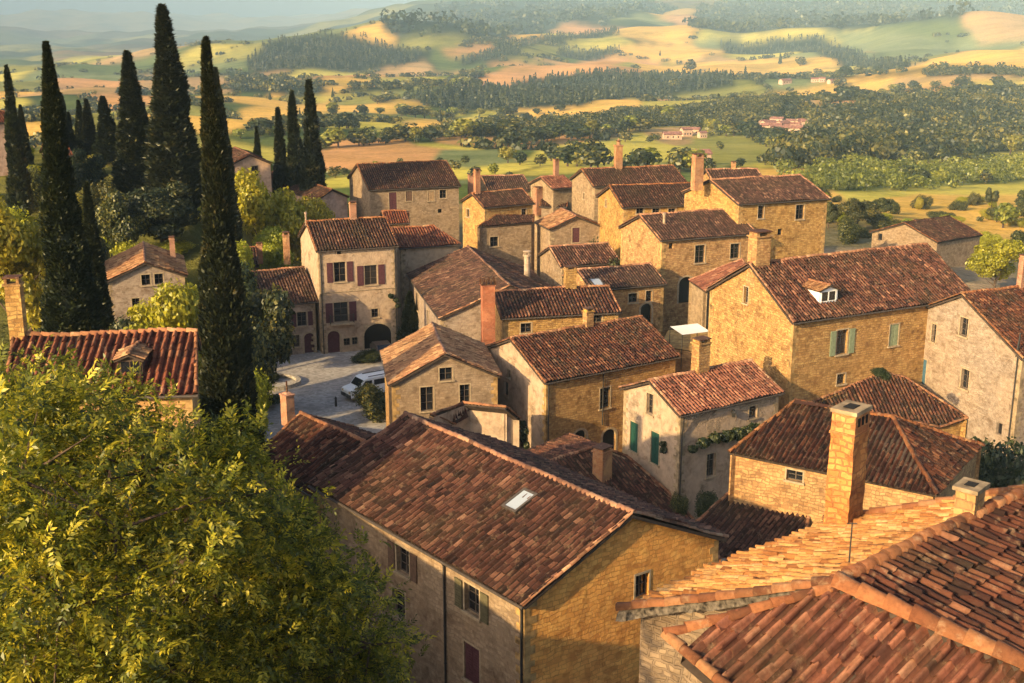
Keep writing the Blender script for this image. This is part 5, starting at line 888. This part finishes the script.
T_=[('round_yellow','leafy_tree','yellow green tree behind the plaza house with brick chimneys','tree',262,176,148,66),
('round_yellow','leafy_tree','small yellow tree left of the balcony house ridge','tree',308,200,152,34),
('round_mid','leafy_tree','large green tree at the left of the plaza beside the big cypress','tree',252,268,104,76),
('round_mid','leafy_tree','mid green tree between the big cypress and the plaza tree','tree',228,255,112,44),
('bush_yellow','shrub','golden shrub at the foot of the big cypress','shrub',246,345,93,30),
('round_yellow','leafy_tree','yellow tree in front of the pale gabled house','tree',163,288,92,58),
('bush_dark','shrub','dark hedge left of the yellow tree below the pale gabled house','shrub',118,308,90,52),
('bush_dark','shrub','dark shrub at the foot of the tall far left cypress','shrub',72,312,88,40),
('round_dark','leafy_tree','round dark tree below the small rear cypress row','tree',82,146,158,42),
('round_dark','leafy_tree','dusky grey green tree behind the pale gabled house','tree',158,180,142,72),
('round_mid','leafy_tree','grey green tree left of the dusky one','tree',118,186,138,50),
('bush_mid','shrub','low green shrub under the tall rear cypress','shrub',105,170,150,40),
('bush_yellow','shrub','bright yellow shrub directly above the pale gabled roof','shrub',158,228,128,60),
('bush_yellow','shrub','yellow shrub left of the short slim cypress','shrub',122,226,130,50),
('bush_yellow','shrub','golden shrub at left edge behind the far left cypress','shrub',12,180,130,46),
('round_yellow','leafy_tree','olive yellow tree at the left edge, above the ochre chimney','tree',8,202,108,60),
('round_mid','leafy_tree','green tree right of the tall far left cypress','tree',72,212,118,44),
('bush_yellow','shrub','yellow shrub between the far left and short cypresses','shrub',64,180,146,46),
('bush_mid','shrub','green shrub behind the short slim cypress','shrub',98,240,116,44),
('bush_yellow','shrub','yellow shrub right of the big cypress near the small low house','shrub',238,226,132,40),
('bush_mid','shrub','green shrub right of the nearest cypress, mid height','shrub',236,288,100,38),
('round_yellow','leafy_tree','small yellow tree between the two chimneys of the small low house','tree',268,232,142,26),
('bush_yellow','shrub','pale yellow shrub above the dusky tree','shrub',178,172,160,40),
('bush_mid','shrub','olive shrub at the upper left edge beside the small cypress','shrub',28,156,156,36),
('bush_dark','shrub','dark planted bed right of the plaza entrance','shrub',366,350,119,44),
('bush_mid','shrub','sunny shrub behind the parked white van','shrub',374,378,101,56),
('bush_dark','shrub','dark clipped bush in the round plaza bed','shrub',268,368,112,34),
('bush_dark','shrub','dark bush behind the finialled chimney','shrub',262,392,104,42),
('bush_dark','shrub','dark shrub climbing between the maroon shuttered house and broad ochre house','shrub',592,230,139,24),
('bush_dark','shrub','small dark shrub under the gable of the broad ochre house','shrub',628,244,131,18),
('bush_yellow','shrub','golden shrub beneath the square stone house, left part','shrub',775,235,118,26),
('bush_yellow','shrub','golden shrub beneath the square stone house, right part','shrub',812,237,122,30),
('bush_mid','shrub','green shrub behind the big ochre ridge, left of the farmhouse','shrub',850,212,190,34),
('round_dark','leafy_tree','dark tree in the shade of the grey gabled house','tree',1006,436,68,84),
('bush_mid','shrub','bright little shrub below the dark tree at the right edge','shrub',1008,485,58,30),
('bush_mid','shrub','small plant in the gap at the foot of the green shutter house','shrub',678,488,76,24),
('bush_dark','shrub','dark plant under the side window of the green shutter house','shrub',712,486,74,34),
('bush_dark','shrub','dark climber filling the gap beside the arched doorway','shrub',590,430,90,20),
('round_yellow','leafy_tree','large sunlit round tree in the field right of the farmhouse','tree',1000,240,150,56),
('round_mid','leafy_tree','green tree below the square stone house toward the valley','tree',860,196,210,36),
('bush_dark','shrub','low dark shrub in the corner between the ochre and grey houses','shrub',884,366,79,24),
]
for i,(k,nm,lab,cat,px,pt,y,w) in enumerate(T_):
    z=None
    if 'gap at the foot' in lab or 'under the side window' in lab: z=1.0
    if 'corner between the ochre' in lab: z=10.2
    if 'ivy clump' in lab: z=7.2
    tree(k,nm,lab,cat,px,pt,y,w,z,i*1.7)
# filler shrubs on the left hillside
HB=[]
rg=random.Random(12)
for i in range(46):
    x=rg.uniform(-86,-30); y=rg.uniform(84,196)
    if -44<x<-24 and y<140: continue
    if abs(x+38)<9 and y>168: continue
    if any((x-a)**2+(y-b)**2<16 for a,b in HB): continue
    HB.append((x,y)); k=rg.choice(['bush_yellow','bush_yellow','bush_mid','bush_dark','round_yellow']); h=rg.uniform(2.,4.2)*(1.3 if 'round' in k else 1)
    plant(k,'hillside_shrub','shrub among others on the bushy left hillside','shrub',x,y,h,rg.uniform(4,7),rg.uniform(0,6),group='shrubs on the left hillside')
# valley foot shrubs right behind the town
for i in range(130):
    x=rg.uniform(40,170); y=rg.uniform(190,300)
    if not(.24<x/y<.5): continue
    if 80<x<100 and 205<y<245: continue
    k=rg.choice(['bush_yellow','bush_mid','bush_mid','round_mid','bush_yellow']); h=rg.uniform(1.6,4.)*(1.5 if 'round' in k else 1)
    plant(k,'field_shrub','shrub in the rough ground between the town and the right hand fields','shrub',x,y,h,rg.uniform(3,7),rg.uniform(0,6),group='shrubs below the town')
# ------------------------------------------------------------------ big foreground tree
def fgtree():
    r=np.random.default_rng(99)
    lobes=[]
    def add(px,py,y,s,sy=1.): y*=1.3; s*=1.3; P=at(px,py,y); lobes.append((P.x,P.y,P.z,s*1.15,s*1.15*sy,s))
    # (pixel centre, distance, radius) describe limbs ending in leafy lobes
    for a in ((50,455,15,.95),(145,472,15.5,.9),(20,480,13.5,1.05),(115,530,13.5,1.25),(212,505,15.5,.9),(205,575,17,1.45),(290,575,18.5,1.1),(330,600,19,.9),(60,610,13,1.3),(165,665,16,1.6),(280,655,18.5,1.25),(350,665,19.5,.9),(15,408,17,.75),(85,416,18,.65),(150,440,18,.6),(265,530,17.5,.65),(300,560,18.5,.5),(235,475,17,.45),(243,430,16.5,.2),(120,400,18,.3),(30,695,13,1.3),(320,710,19,1.2),(235,745,17.5,1.8),(120,765,14,1.7),(370,645,19,.6),(345,725,20,1.1),(290,610,19,.9),(-10,440,20,1.3),(-120,530,17,2.1),(-60,700,15,2.0)): add(*a)
    base_l=list(lobes); rs=np.random.default_rng(4); main=list(lobes[:22])
    for l in main:   # shoots that stick out of the crown
        for q in range(7):
            a=rs.normal(size=3); a[2]=abs(a[2])*.9+.1; a/=np.linalg.norm(a)
            for s_,w_ in ((1.05,.17),(1.22,.12),(1.36,.08)): lobes.append((l[0]+a[0]*l[3]*s_,l[1]+a[1]*l[4]*s_,l[2]+a[2]*l[5]*s_,w_,w_,w_))
    nsub0=len(lobes)
    for l in base_l:   # every bough carries smaller leafy clumps with gaps between them
        for q in range(13):
            a=rs.normal(size=3); a/=np.linalg.norm(a); s_=rs.uniform(.55,1.08); f=rs.uniform(.22,.42); lobes.append((l[0]+a[0]*l[3]*s_,l[1]+a[1]*l[4]*s_,l[2]+a[2]*l[5]*s_,l[3]*f,l[4]*f,l[5]*f*.75))
    L=np.array(lobes); nS=20000; w=L[:,3]**2; w[len(base_l):]*=2.2; w[:len(base_l)]*=.10; w[nsub0:]*=1.25; w/=w.sum(); k=r.choice(len(L),nS,p=w)
    d=r.normal(size=(nS,3)); d[:,2]+=.15; d/=np.linalg.norm(d,axis=1)[:,None]; rad=.55+.55*r.uniform(0,1,nS)**.7
    bf=1+.16*np.sin(d[:,0]*5+k)*np.sin(d[:,1]*6+k*2)+.12*np.sin(d[:,2]*9+k)
    P=L[k,:3]+d*L[k,3:6]*(rad*bf)[:,None]
    # each spray: leaflets along a drooping twig
    nl=11; ax=d*.7+r.normal(0,.45,(nS,3)); ax[:,2]+=.10; ax/=np.linalg.norm(ax,axis=1)[:,None]
    side=np.cross(ax,r.normal(0,.35,(nS,3))+np.array([0,0,1.])); side/=np.linalg.norm(side,axis=1)[:,None]; nrm=np.cross(side,ax)
    ls=r.uniform(.065,.115,nS)*1.18
    Vs=[];Cs=[]; base=np.clip(r.beta(2,2,nS),0,1)
    for j in range(nl):
        t=(j//2)/(nl/2); sg=1 if j%2 else -1
        if j==nl-1: dirv=ax; o=P+ax*.34
        else:
            o=P+ax*(t*.33)+nrm*(-.10*t*t); dirv=ax*(.55+.3*t)+side*sg*(.85-.25*t)+nrm*r.normal(-.12,.18,nS)[:,None]
        dirv=dirv+r.normal(0,.14,(nS,3)); dirv/=np.linalg.norm(dirv,axis=1)[:,None]
        s=(ls*(1.15-.35*abs(t-.5))*r.uniform(.8,1.15,nS))[:,None]; wd=np.cross(dirv,nrm+r.normal(0,.25,(nS,3))); wd/=np.linalg.norm(wd,axis=1)[:,None]
        bend=nrm*s*.10
        Vs.append(np.stack([o,o+dirv*s*.5+wd*s*.21+bend,o+dirv*s*1.05-bend*1.2,o+dirv*s*.5-wd*s*.21+bend],1)); c=np.clip(base+r.normal(0,.13,nS),0,1); Cs.append(np.stack([c,c,c*0,c*0+1],-1))
    V=np.concatenate(Vs).reshape(-1,3); C=np.concatenate(Cs); F=np.arange(len(V)).reshape(-1,4)
    x0,y0=-9.5,24.5; z0=H(x0,y0); root=empty('broadleaf_tree',(x0,y0,z0)); tag(root,'big leafy walnut-like tree filling the lower left foreground','tree'); off=np.array([x0,y0,z0])
    link('crown',npmesh('crown',V-off,F,[M['leaf_fg']],col=C),root)
    m=MB(); rg=random.Random(5); top=Vector((x0-.2,y0,20.)); m.tube((x0,y0,z0-.5),(x0-.1,y0,z0+1.5),.55,.42,12,cap=False); m.tube((x0-.1,y0,z0+1.5),top,.42,.34,12,cap=False)
    for l in base_l:
        e=Vector(l[:3]); mid=(top+e)/2+Vector((rg.uniform(-.4,.4),rg.uniform(-.4,.4),rg.uniform(-.6,.1))); s=top+Vector((0,0,rg.uniform(-2.,0)))
        m.tube(s,mid,.17,.10,7,cap=False); m.tube(mid,e,.10,.045,6,cap=False)
        for q in range(7):
            a=Vector((rg.gauss(0,1),rg.gauss(0,1),rg.gauss(0,1))).normalized(); m.tube(e,e+Vector((a.x*l[3],a.y*l[4],a.z*l[5]))*.85,.035,.008,5,cap=False)
    m.build('trunk',M['bark'],root,off)
fgtree()
plant('round_mid','leafy_tree','leafy tree added to shade the long wall, just below the big foreground tree','tree',-12.5,41,13.5-H(-12.5,41)+1.5,9,1.)  # added tree: put here to cast shade on the front house's long wall
plant('round_dark','leafy_tree','dark hidden tree added to shade the long wall, behind the big foreground tree','tree',-16,36,15-H(-16,36)+2,9,2.)  # second added tree, mostly unseen, shading the same long wall
# ------------------------------------------------------------------ valley woods and trees
def far_proto(seed,n,size,mat,conifer=False):
    rg=random.Random(seed)
    if conifer: lobes=[(0,0,.15+.14*i,.20*(1-i*.15),.20*(1-i*.15),.13) for i in range(6)]
    else: lobes=[(rg.uniform(-.2,.2),rg.uniform(-.2,.2),rg.uniform(.4,.72),rg.uniform(.2,.3),rg.uniform(.2,.3),rg.uniform(.2,.28)) for i in range(6)]
    V,F,C=leafcloud(lobes,n,size,seed,aspect=.7,shell=.75); m=MB(); m.tube((0,0,-.05),(0,0,.5),.035,.02,6); return npmesh('crown',V,F,[M[mat]],col=C),m.mesh('trunk',M['bark'])
FP_=[far_proto(1,420,.075,'leaf_mid'),far_proto(2,420,.075,'leaf_dark'),far_proto(3,420,.06,'leaf_dark',True),far_proto(4,420,.075,'scrub')]
def fartree(x,y,h,k,rz,w=None,label=None,group=None):
    cm,tm=FP_[k]; r=empty('field_tree',(x,y,H(x,y)-.1),rz); w=w or h; r.scale=(w,w,h); tag(r,label,'tree',group); link('crown',cm,r); link('trunk',tm,r)
KL=['rounded green tree','dark rounded tree','pointed dark tree','yellow green tree']
for i,(x,y,h,k) in enumerate(VTREES): fartree(x,y,h,[0,1,2][k] if i%3 else [3,0,2][k],i*1.3,h*(1.15 if k<2 else .8),'lone '+KL[[0,1,2][k] if i%3 else [3,0,2][k]]+' standing among the valley fields','lone trees among the valley fields')
hg=random.Random(8); cnt=0
for P in HEDGE:
    for (x0,y0),(x1,y1) in zip(P[:-1],P[1:]):
        L=math.hypot(x1-x0,y1-y0); d=math.hypot(x0,y0); step=max(6.,d*.011); n=int(L/step)
        for i in range(n):
            if cnt>=215: break
            t=(i+hg.uniform(0,1))/n; x=x0+(x1-x0)*t+hg.uniform(-1,1)*d*.006; y=y0+(y1-y0)*t+hg.uniform(-1,1)*d*.015; h=hg.uniform(4,9)*(1+d/3000); cnt+=1
            fartree(x,y,h,hg.choice([0,1,1,0,3]),hg.uniform(0,6),h*hg.uniform(1.1,1.7),'rounded tree in one of the hedgerows between the valley fields','hedgerow trees in the valley')
def wood(idx,kind,P,n,h):
    r=np.random.default_rng(50+idx); P_=np.array(P); x0,y0=P_.min(0);x1,y1=P_.max(0); X=[];Y=[]; got=0
    nT={'conifer':1.3,'broad':1.3,'scrub':1.3,'far':1.6}[kind]; n=int(n*nT)
    while got<n:
        # denser toward the near edge so the wood reads closed
        lx=r.uniform(0,1,n*6); ly=r.uniform(0,1,n*6); x=x0+(x1-x0)*lx; y=np.exp(np.log(y0)+(np.log(y1)-np.log(y0))*ly); m=inpoly(P,x,y); X.append(x[m][:n-got]);Y.append(y[m][:n-got]); got+=len(X[-1])
    X=np.concatenate(X)+r.normal(0,4,n);Y=np.concatenate(Y)+r.normal(0,6,n);Z=hgt(X,Y); d=np.hypot(X,Y)
    q=int(np.interp(d.mean(),[300,900,1500,3000],[150,90,36,20])); hh=h*r.uniform(.6,1.3,n); ww=hh*(.42 if kind=='conifer' else .62)*r.uniform(.8,1.3,n)
    dd=r.normal(size=(n,q,3)); dd/=np.linalg.norm(dd,axis=2)[...,None]; rad=r.uniform(.7,1.05,(n,q))
    if kind=='conifer':
        t=r.uniform(0,1,(n,q)); a=r.uniform(0,6.28,(n,q)); rr=(1-t)*.9+.06; C0=np.stack([X[:,None]+np.cos(a)*rr*ww[:,None]*.5,Y[:,None]+np.sin(a)*rr*ww[:,None]*.5,Z[:,None]+(t*.95+.03)*hh[:,None]],-1); dd=np.stack([np.cos(a),np.sin(a),a*0+.5],-1)
        s=(hh*.11)[:,None,None]*r.uniform(.7,1.4,(n,q,1))
    else:
        C0=np.stack([X[:,None]+dd[...,0]*rad*ww[:,None],Y[:,None]+dd[...,1]*rad*ww[:,None],Z[:,None]+(.5+.45*dd[...,2]*rad)*hh[:,None]],-1); s=(ww*(.30 if q<40 else (.20 if q<80 else .14)))[:,None,None]*r.uniform(.6,1.4,(n,q,1))
    nn=dd+r.normal(0,.5,(n,q,3)); nn/=np.linalg.norm(nn,axis=2)[...,None]; t=np.cross(nn,r.normal(size=(n,q,3))); t/=np.linalg.norm(t,axis=2)[...,None]; b=np.cross(nn,t)
    V=np.stack([C0-t*s,C0-b*s*.7,C0+t*s,C0+b*s*.7],2).reshape(-1,3); F=np.arange(len(V)).reshape(-1,4); tone=r.beta(2,2.5,n); c=np.clip(tone[:,None]+r.normal(0,.15,(n,q)),0,1).ravel(); C=np.stack([c,c,c*0,c*0+1],-1)
    mat={'conifer':'leaf_dark','broad':'leaf_mid','scrub':'scrub','far':'leaf_dark'}[kind]
    o=link({'conifer':'conifer_wood','broad':'broadleaf_wood','scrub':'scrub','far':'far_forest'}[kind],npmesh('wood',V,F,[M[mat]],col=C)); tag(o,{'conifer':'dark wood on the valley slopes','broad':'green broadleaf wood in the valley','scrub':'yellow green scrub below the town','far':'forest on the far mountain'}[kind],'wood' if kind!='scrub' else 'scrub',kind='stuff')
for i,(k,P,n,h) in enumerate(WOODS): wood(i,k,P,n,h)
def hedges():
    r=np.random.default_rng(77); P=GX['hedge']; d=np.hypot(P[:,0],P[:,1]); az=np.abs(P[:,0]/P[:,1]); keep=(d>480)&(d<3300)&(az<.6)&(np.sin(P[:,0]/60)*np.sin(P[:,1]/85+1)>-.35)
    for c,Q in FIELDS: keep&=~inpoly(Q,P[:,0],P[:,1])
    for k,Q,n_,h_ in WOODS: keep&=~inpoly(Q,P[:,0],P[:,1])
    P=P[keep]; P=P[r.choice(len(P),min(2700,len(P)),replace=False)]; n=len(P); d=np.hypot(P[:,0],P[:,1]); q=30
    h=r.uniform(2.,4.6,n)*(1+d/4000); w=h*r.uniform(.6,1.2,n); dd=r.normal(size=(n,q,3)); dd/=np.linalg.norm(dd,axis=2)[...,None]
    C0=P[:,None,:]+dd*np.stack([w,w,h*.5],1)[:,None,:]+np.array([0,0,1])*(h*.45)[:,None,None]; s=(w*.33)[:,None,None]*r.uniform(.6,1.3,(n,q,1))
    nn=dd+r.normal(0,.5,(n,q,3)); nn/=np.linalg.norm(nn,axis=2)[...,None]; t=np.cross(nn,r.normal(size=(n,q,3))); t/=np.linalg.norm(t,axis=2)[...,None]; b=np.cross(nn,t)
    V=np.stack([C0-t*s,C0-b*s*.7,C0+t*s,C0+b*s*.7],2).reshape(-1,3); c=np.clip(r.beta(2,2.5,n)[:,None]+r.normal(0,.15,(n,q)),0,1).ravel()
    o=link('hedge_growth',npmesh('hedge_growth',V,np.arange(len(V)).reshape(-1,4),[M['leaf_mid']],col=np.stack([c,c,c*0,c*0+1],-1))); tag(o,'overgrown green hedge lines dividing the valley fields','hedge',kind='stuff')
hedges()
# ------------------------------------------------------------------ hamlets
def hamlet():
    rg=random.Random(21); protos=[]
    for (L,W,h) in ((11,7,4.6),(8,6,5.6),(14,7,4.2)):
        w=MB(); w.box((0,0,-2),(L,W,h+2),0,0); 
        for s in(-1,1): w.poly([(s*L/2,-W/2,h),(s*L/2,W/2,h),(s*L/2,0,h+W*.22)][::s])
        r=MB(); e=.5
        for s in(-1,1):
            a=[(-L/2-e,s*(W/2+e),h-.25),(L/2+e,s*(W/2+e),h-.25),(L/2+e,0,h+W*.22+.15),(-L/2-e,0,h+W*.22+.15)]; r.poly(a[::-s] if s>0 else a); 
            r.poly([(p[0],p[1],p[2]-.3) for p in (a if s>0 else a[::-1])])
        v=[]
        for i in range(3): q=MB(); q.box((-L/2+L*(i+.7)/3.4,-W/2-.02,1.2),(.9,.1,1.3),0); v.append(q.mesh('window',M['glass']))
        protos.append((w.mesh('wall',M['pinkplaster']),r.mesh('roof',M['hamroof']),v))
    for i,(x,y) in enumerate(HAMLET):
        p=protos[i%3]; far=y>900; r=empty('village_house',(x,y,H(x,y)),rg.uniform(-.6,.6)); s=rg.uniform(.5,.8)*(1.25 if far else 1.); r.scale=(s,s,s)
        tag(r,'small red roofed house '+('of the valley hamlet' if not far else 'of the farther roadside cluster'),'house','houses of the valley hamlet' if not far else 'houses of the farther cluster'); link('wall',p[0],r);link('roof',p[1],r);[link('window',q,r) for q in p[2]]
M['hamroof']=simple('hamlet_roof_tile',(.24,.11,.08),.9,.4,1.)
hamlet()
# ------------------------------------------------------------------ plaza
def plaza():
    m,n,b=newmat('cobbles'); L=n.links.new; p=geo(n); vo=N(n,'ShaderNodeTexVoronoi',i_Scale=3.2); L(p,vo.inputs['Vector']); s=N(n,'ShaderNodeSeparateColor'); L(vo.outputs['Color'],s.inputs[0])
    c=ramp(n,s.outputs[0],[(0.,(.26,.24,.22)),(1.,(.42,.39,.36))]); big=ramp(n,noise(n,.35,5,p),[(.3,(.65,.62,.6)),(.7,(1.1,1.08,1.05))]); c=mix(n,c,big,.9,'MULTIPLY'); L(c,b.inputs['Base Color']); b.inputs['Roughness'].default_value=.8; bump(n,b,vo.outputs['Distance'],.4,.03)
    mb=MB(); pts=[(-26.5,93),(-7,93),(-5,104),(-9,125),(-14,127),(-25,121),(-27.5,112),(-27,100)]; mb.poly([(x,y,.03) for x,y in pts]); o=mb.build('plaza',m); tag(o,kind='structure')
    # curved kerbed bed
    k=MB(); c0=at(266,378,0+110); cx,cy=at(266,384,111).x,111; nseg=28
    for i in range(nseg):
        a0=2*math.pi*i/nseg;a1=2*math.pi*(i+1)/nseg
        q=lambda a,r,z:(cx+math.cos(a)*r*1.3,cy+math.sin(a)*r,z)
        k.poly([q(a0,2.6,.03),q(a1,2.6,.03),q(a1,2.6,.4),q(a0,2.6,.4)]); k.poly([q(a0,2.6,.4),q(a1,2.6,.4),q(a1,2.25,.4),q(a0,2.25,.4)]); k.poly([q(a0,2.25,.4),q(a1,2.25,.4),q(a1,2.25,.1),q(a0,2.25,.1)])
    o=k.build('planter_kerb',M['mortar']); tag(o,'low curved stone kerb of the round bed in the plaza','kerb')
    P=at(336,406,104); bo=MB(); bo.tube((P.x,P.y,0),(P.x,P.y,.8),.12,.10,10); bo.tube((P.x,P.y,.8),(P.x,P.y,.95),.13,.04,10); o=bo.build('bollard',M['iron']); tag(o,'single dark bollard near the parked van','bollard')
plaza()
def van():
    P=at(370,403,107); root=empty('delivery_van',(P.x,P.y,.03),math.radians(35)); tag(root,'white van parked on the plaza beside the golden roofed house','van')
    prof=[(-2.4,.45),(-2.45,1.0),(-2.3,1.15),(-1.55,1.3),(-.95,1.95),(-.6,2.05),(2.2,2.08),(2.4,1.9),(2.45,.5)]
    m=MB()
    for s in(-1,1): q=[(x,s*.92,z) for x,z in prof]; m.poly(q if s<0 else q[::-1])
    n=len(prof)
    for i in range(n): a=prof[i];b=prof[(i+1)%n]; m.poly([(a[0],-.92,a[1]),(a[0],.92,a[1]),(b[0],.92,b[1]),(b[0],-.92,b[1])])
    m.build('body',M['white'],root)
    g=MB(); g.poly([(-1.5,-.8,1.37),(-1.02,-.78,1.91),(-1.02,.78,1.91),(-1.5,.8,1.37)][::-1]); 
    g.v=[(x-.02,y,z+.015) for x,y,z in g.v]; g.build('windscreen',M['glass'],root)
    for s in(-1,1):
        g=MB(); q=[(-1.35,s*.935,1.35),(-.9,s*.935,1.85),(-.2,s*.935,1.85),(-.2,s*.935,1.35)]; g.poly(q if s<0 else q[::-1]); q=[(0.,s*.935,1.35),(0.,s*.935,1.85),(2.1,s*.935,1.85),(2.1,s*.935,1.35)]; g.poly(q if s<0 else q[::-1]); g.build('side_window',M['glass'],root)
        h=MB(); h.box((-2.42,s*.68,.85),(.08,.3,.2)); h.build('headlight',M['lamp_glass'],root)
        for x in(-1.55,1.55):
            w=MB(); w.tube((x,s*.80,.36),(x,s*.97,.36),.36,.36,18); wo=w.build('wheel',M['tyre'],root); r=MB(); r.tube((x,s*.96,.36),(x,s*.985,.36),.2,.2,12); r.build('rim',M['gutter'],wo)
    b=MB(); b.box((-2.47,0,.42),(.12,1.8,.3)); b.build('bumper',M['iron'],root); k=MB(); 
    for s in(-.5,.5): k.box((.8,s*1.2,2.1),(2.4,.05,.06))
    k.build('roof_rack',M['iron'],root)
van()
# second vehicle nose in the arched garage
def car():
    P=at(382,348,121); root=empty('parked_car',(P.x,P.y,.03),math.radians(110)); tag(root,'dark car parked in front of the arched garage','car')
    prof=[(-2.,.35),(-2.05,.75),(-1.3,.92),(-.6,1.38),(.9,1.4),(1.6,1.0),(2.0,.9),(2.05,.4)]; m=MB()
    for s in(-1,1): q=[(x,s*.82,z) for x,z in prof]; m.poly(q if s<0 else q[::-1])
    for i in range(len(prof)): a=prof[i];b=prof[(i+1)%len(prof)]; m.poly([(a[0],-.82,a[1]),(a[0],.82,a[1]),(b[0],.82,b[1]),(b[0],-.82,b[1])])
    m.build('body',M['gutter'],root)
    g=MB(); g.poly([(-1.25,-.7,.99),(-.66,-.66,1.37),(-.66,.66,1.37),(-1.25,.7,.99)][::-1]); g.build('windscreen',M['glass'],root)
    for s in(-1,1):
        for x in(-1.3,1.3): w=MB(); w.tube((x,s*.68,.32),(x,s*.86,.32),.32,.32,16); w.build('wheel',M['tyre'],root)
car()
# ivy on walls
def ivy(name,label,pts,rad,n,seed):
    lob=[(p[0],p[1],p[2],r_,r_*.6,r_*.8) for p,r_ in zip(pts,rad)]; V,F,C=leafcloud(lob,n,.11,seed,aspect=.8,shell=.3); c=np.array(lob[0][:3]); o=link(name,npmesh('ivy',V-c,F,[M['leaf_dark']],col=C),None,tuple(c)); tag(o,label,'climber')
def onwall(k,w,px,py,out=.2):
    cx,cy,th,L,W,tp,sk,ze,hip=GQ[k]; u=Vector((math.cos(th),math.sin(th),0)); v=Vector((-math.sin(th+sk),math.cos(th+sk),0)); a=L/2-OV;b=W/2-OV; c=Vector((cx,cy,0))
    P0,n={'F':(c-v*b,-Vector((u.y*-1,u.x,0))),'0':(c-u*a,-u),'1':(c+u*a,u)}[w]; 
    if w!='F': n=Vector((v.y,-v.x,0))*(1 if w=='1' else -1)
    cc,s=math.cos(PITCH),math.sin(PITCH); q=(px-512)/FPX;e=(341.5-py)/FPX; r=Vector((q,cc+e*s,-s+e*cc)); o=Vector((0,0,CAMZ)); t=(P0+n*out-o).dot(n)/r.dot(n); return o+r*t
ivy('wall_climber','dark climber spreading across the side wall of the green shutter house',[onwall('H6','F',x,y,.35) for x,y in ((693,449),(703,443),(715,438),(727,436),(738,434),(748,432),(757,436),(764,428),(755,428))],[.35,.45,.5,.55,.6,.6,.5,.45,.45],3200,3)
ivy('wall_climber','small green vine on the wall right of the tiny annex',[onwall('H5','0',x,y,.2) for x,y in ((523,424),(525,431),(524,438),(526,445))],[.35,.4,.4,.35],900,4)
ivy('wall_climber','vine hanging from the ledge beneath the balcony house corner',[onwall('H15','F',x,y,.2) for x,y in ((391,296),(396,300),(398,306))],[.3,.3,.3],500,5)
ivy('wall_climber','vine beside the second green shutter',[onwall('H6','0',x,y,.2) for x,y in ((663,444),(664,450))],[.25,.25],300,6)
# wall lamp, awning
P=onwall('H6','F',733,410,.02); m=MB(); m.obox(P+Vector((-.1,-.05,-.0)),(.2,0,0),(0,-.3,0),(0,0,.04)); m.box((P.x,P.y-.3,P.z-.4),(.22,.22,.34),0,0,1.2); m.box((P.x,P.y-.3,P.z-.06),(.28,.28,.1),0,0,.3); o=m.build('wall_lamp',M['iron'],ROOT['H6'][0],ROOT['H6'][1])
def awning():
    c=at(690,329,97.5); m=MB(); a=.35; u=Vector((math.cos(a),math.sin(a),.02)); v=Vector((-math.sin(a),math.cos(a),.08)); o=Vector(c)-u*1.3-v*1.1
    n=6
    for i in range(n):
        for j in range(n):
            f=lambda i,j:o+u*(2.6*i/n)+v*(2.2*j/n)-Vector((0,0,.10*math.sin(math.pi*i/n)*math.sin(math.pi*j/n)))
            m.poly([f(i,j),f(i+1,j),f(i+1,j+1),f(i,j+1)])
    root=empty('awning',(c.x,c.y,c.z)); tag(root,'small flat white awning on the terrace beside the big ochre house','awning'); m.build('canopy',M['cloth'],root,tuple(c))
    for i in(0,n):
        for j in(0,n): p=MB(); q=o+u*(2.6*i/n)+v*(2.2*j/n); p.tube(q,q-Vector((0,0,2.2 if c.z<7.5 else c.z-6)),.035,.035,6); p.build('pole',M['iron'],root,tuple(c))
awning()
# ------------------------------------------------------------------ haze
def haze():
    m=MB(); m.obox((-12500,-400,-260),(25000,0,0),(0,12700,0),(0,0,900)); o=m.build('haze',[]); tag(o,kind='stuff')
    mt=bpy.data.materials.new('valley_haze'); mt.use_nodes=True; n=mt.node_tree; n.nodes.remove(n.nodes['Principled BSDF']); v=n.nodes.new('ShaderNodeVolumePrincipled'); v.inputs['Color'].default_value=(.52,.77,1,1); v.inputs['Density'].default_value=HAZE; v.inputs['Anisotropy'].default_value=-.45
    n.links.new(v.outputs[0],n.nodes['Material Output'].inputs['Volume']); o.data.materials.append(mt)
HAZE=.000075
if HAZE>0: haze()
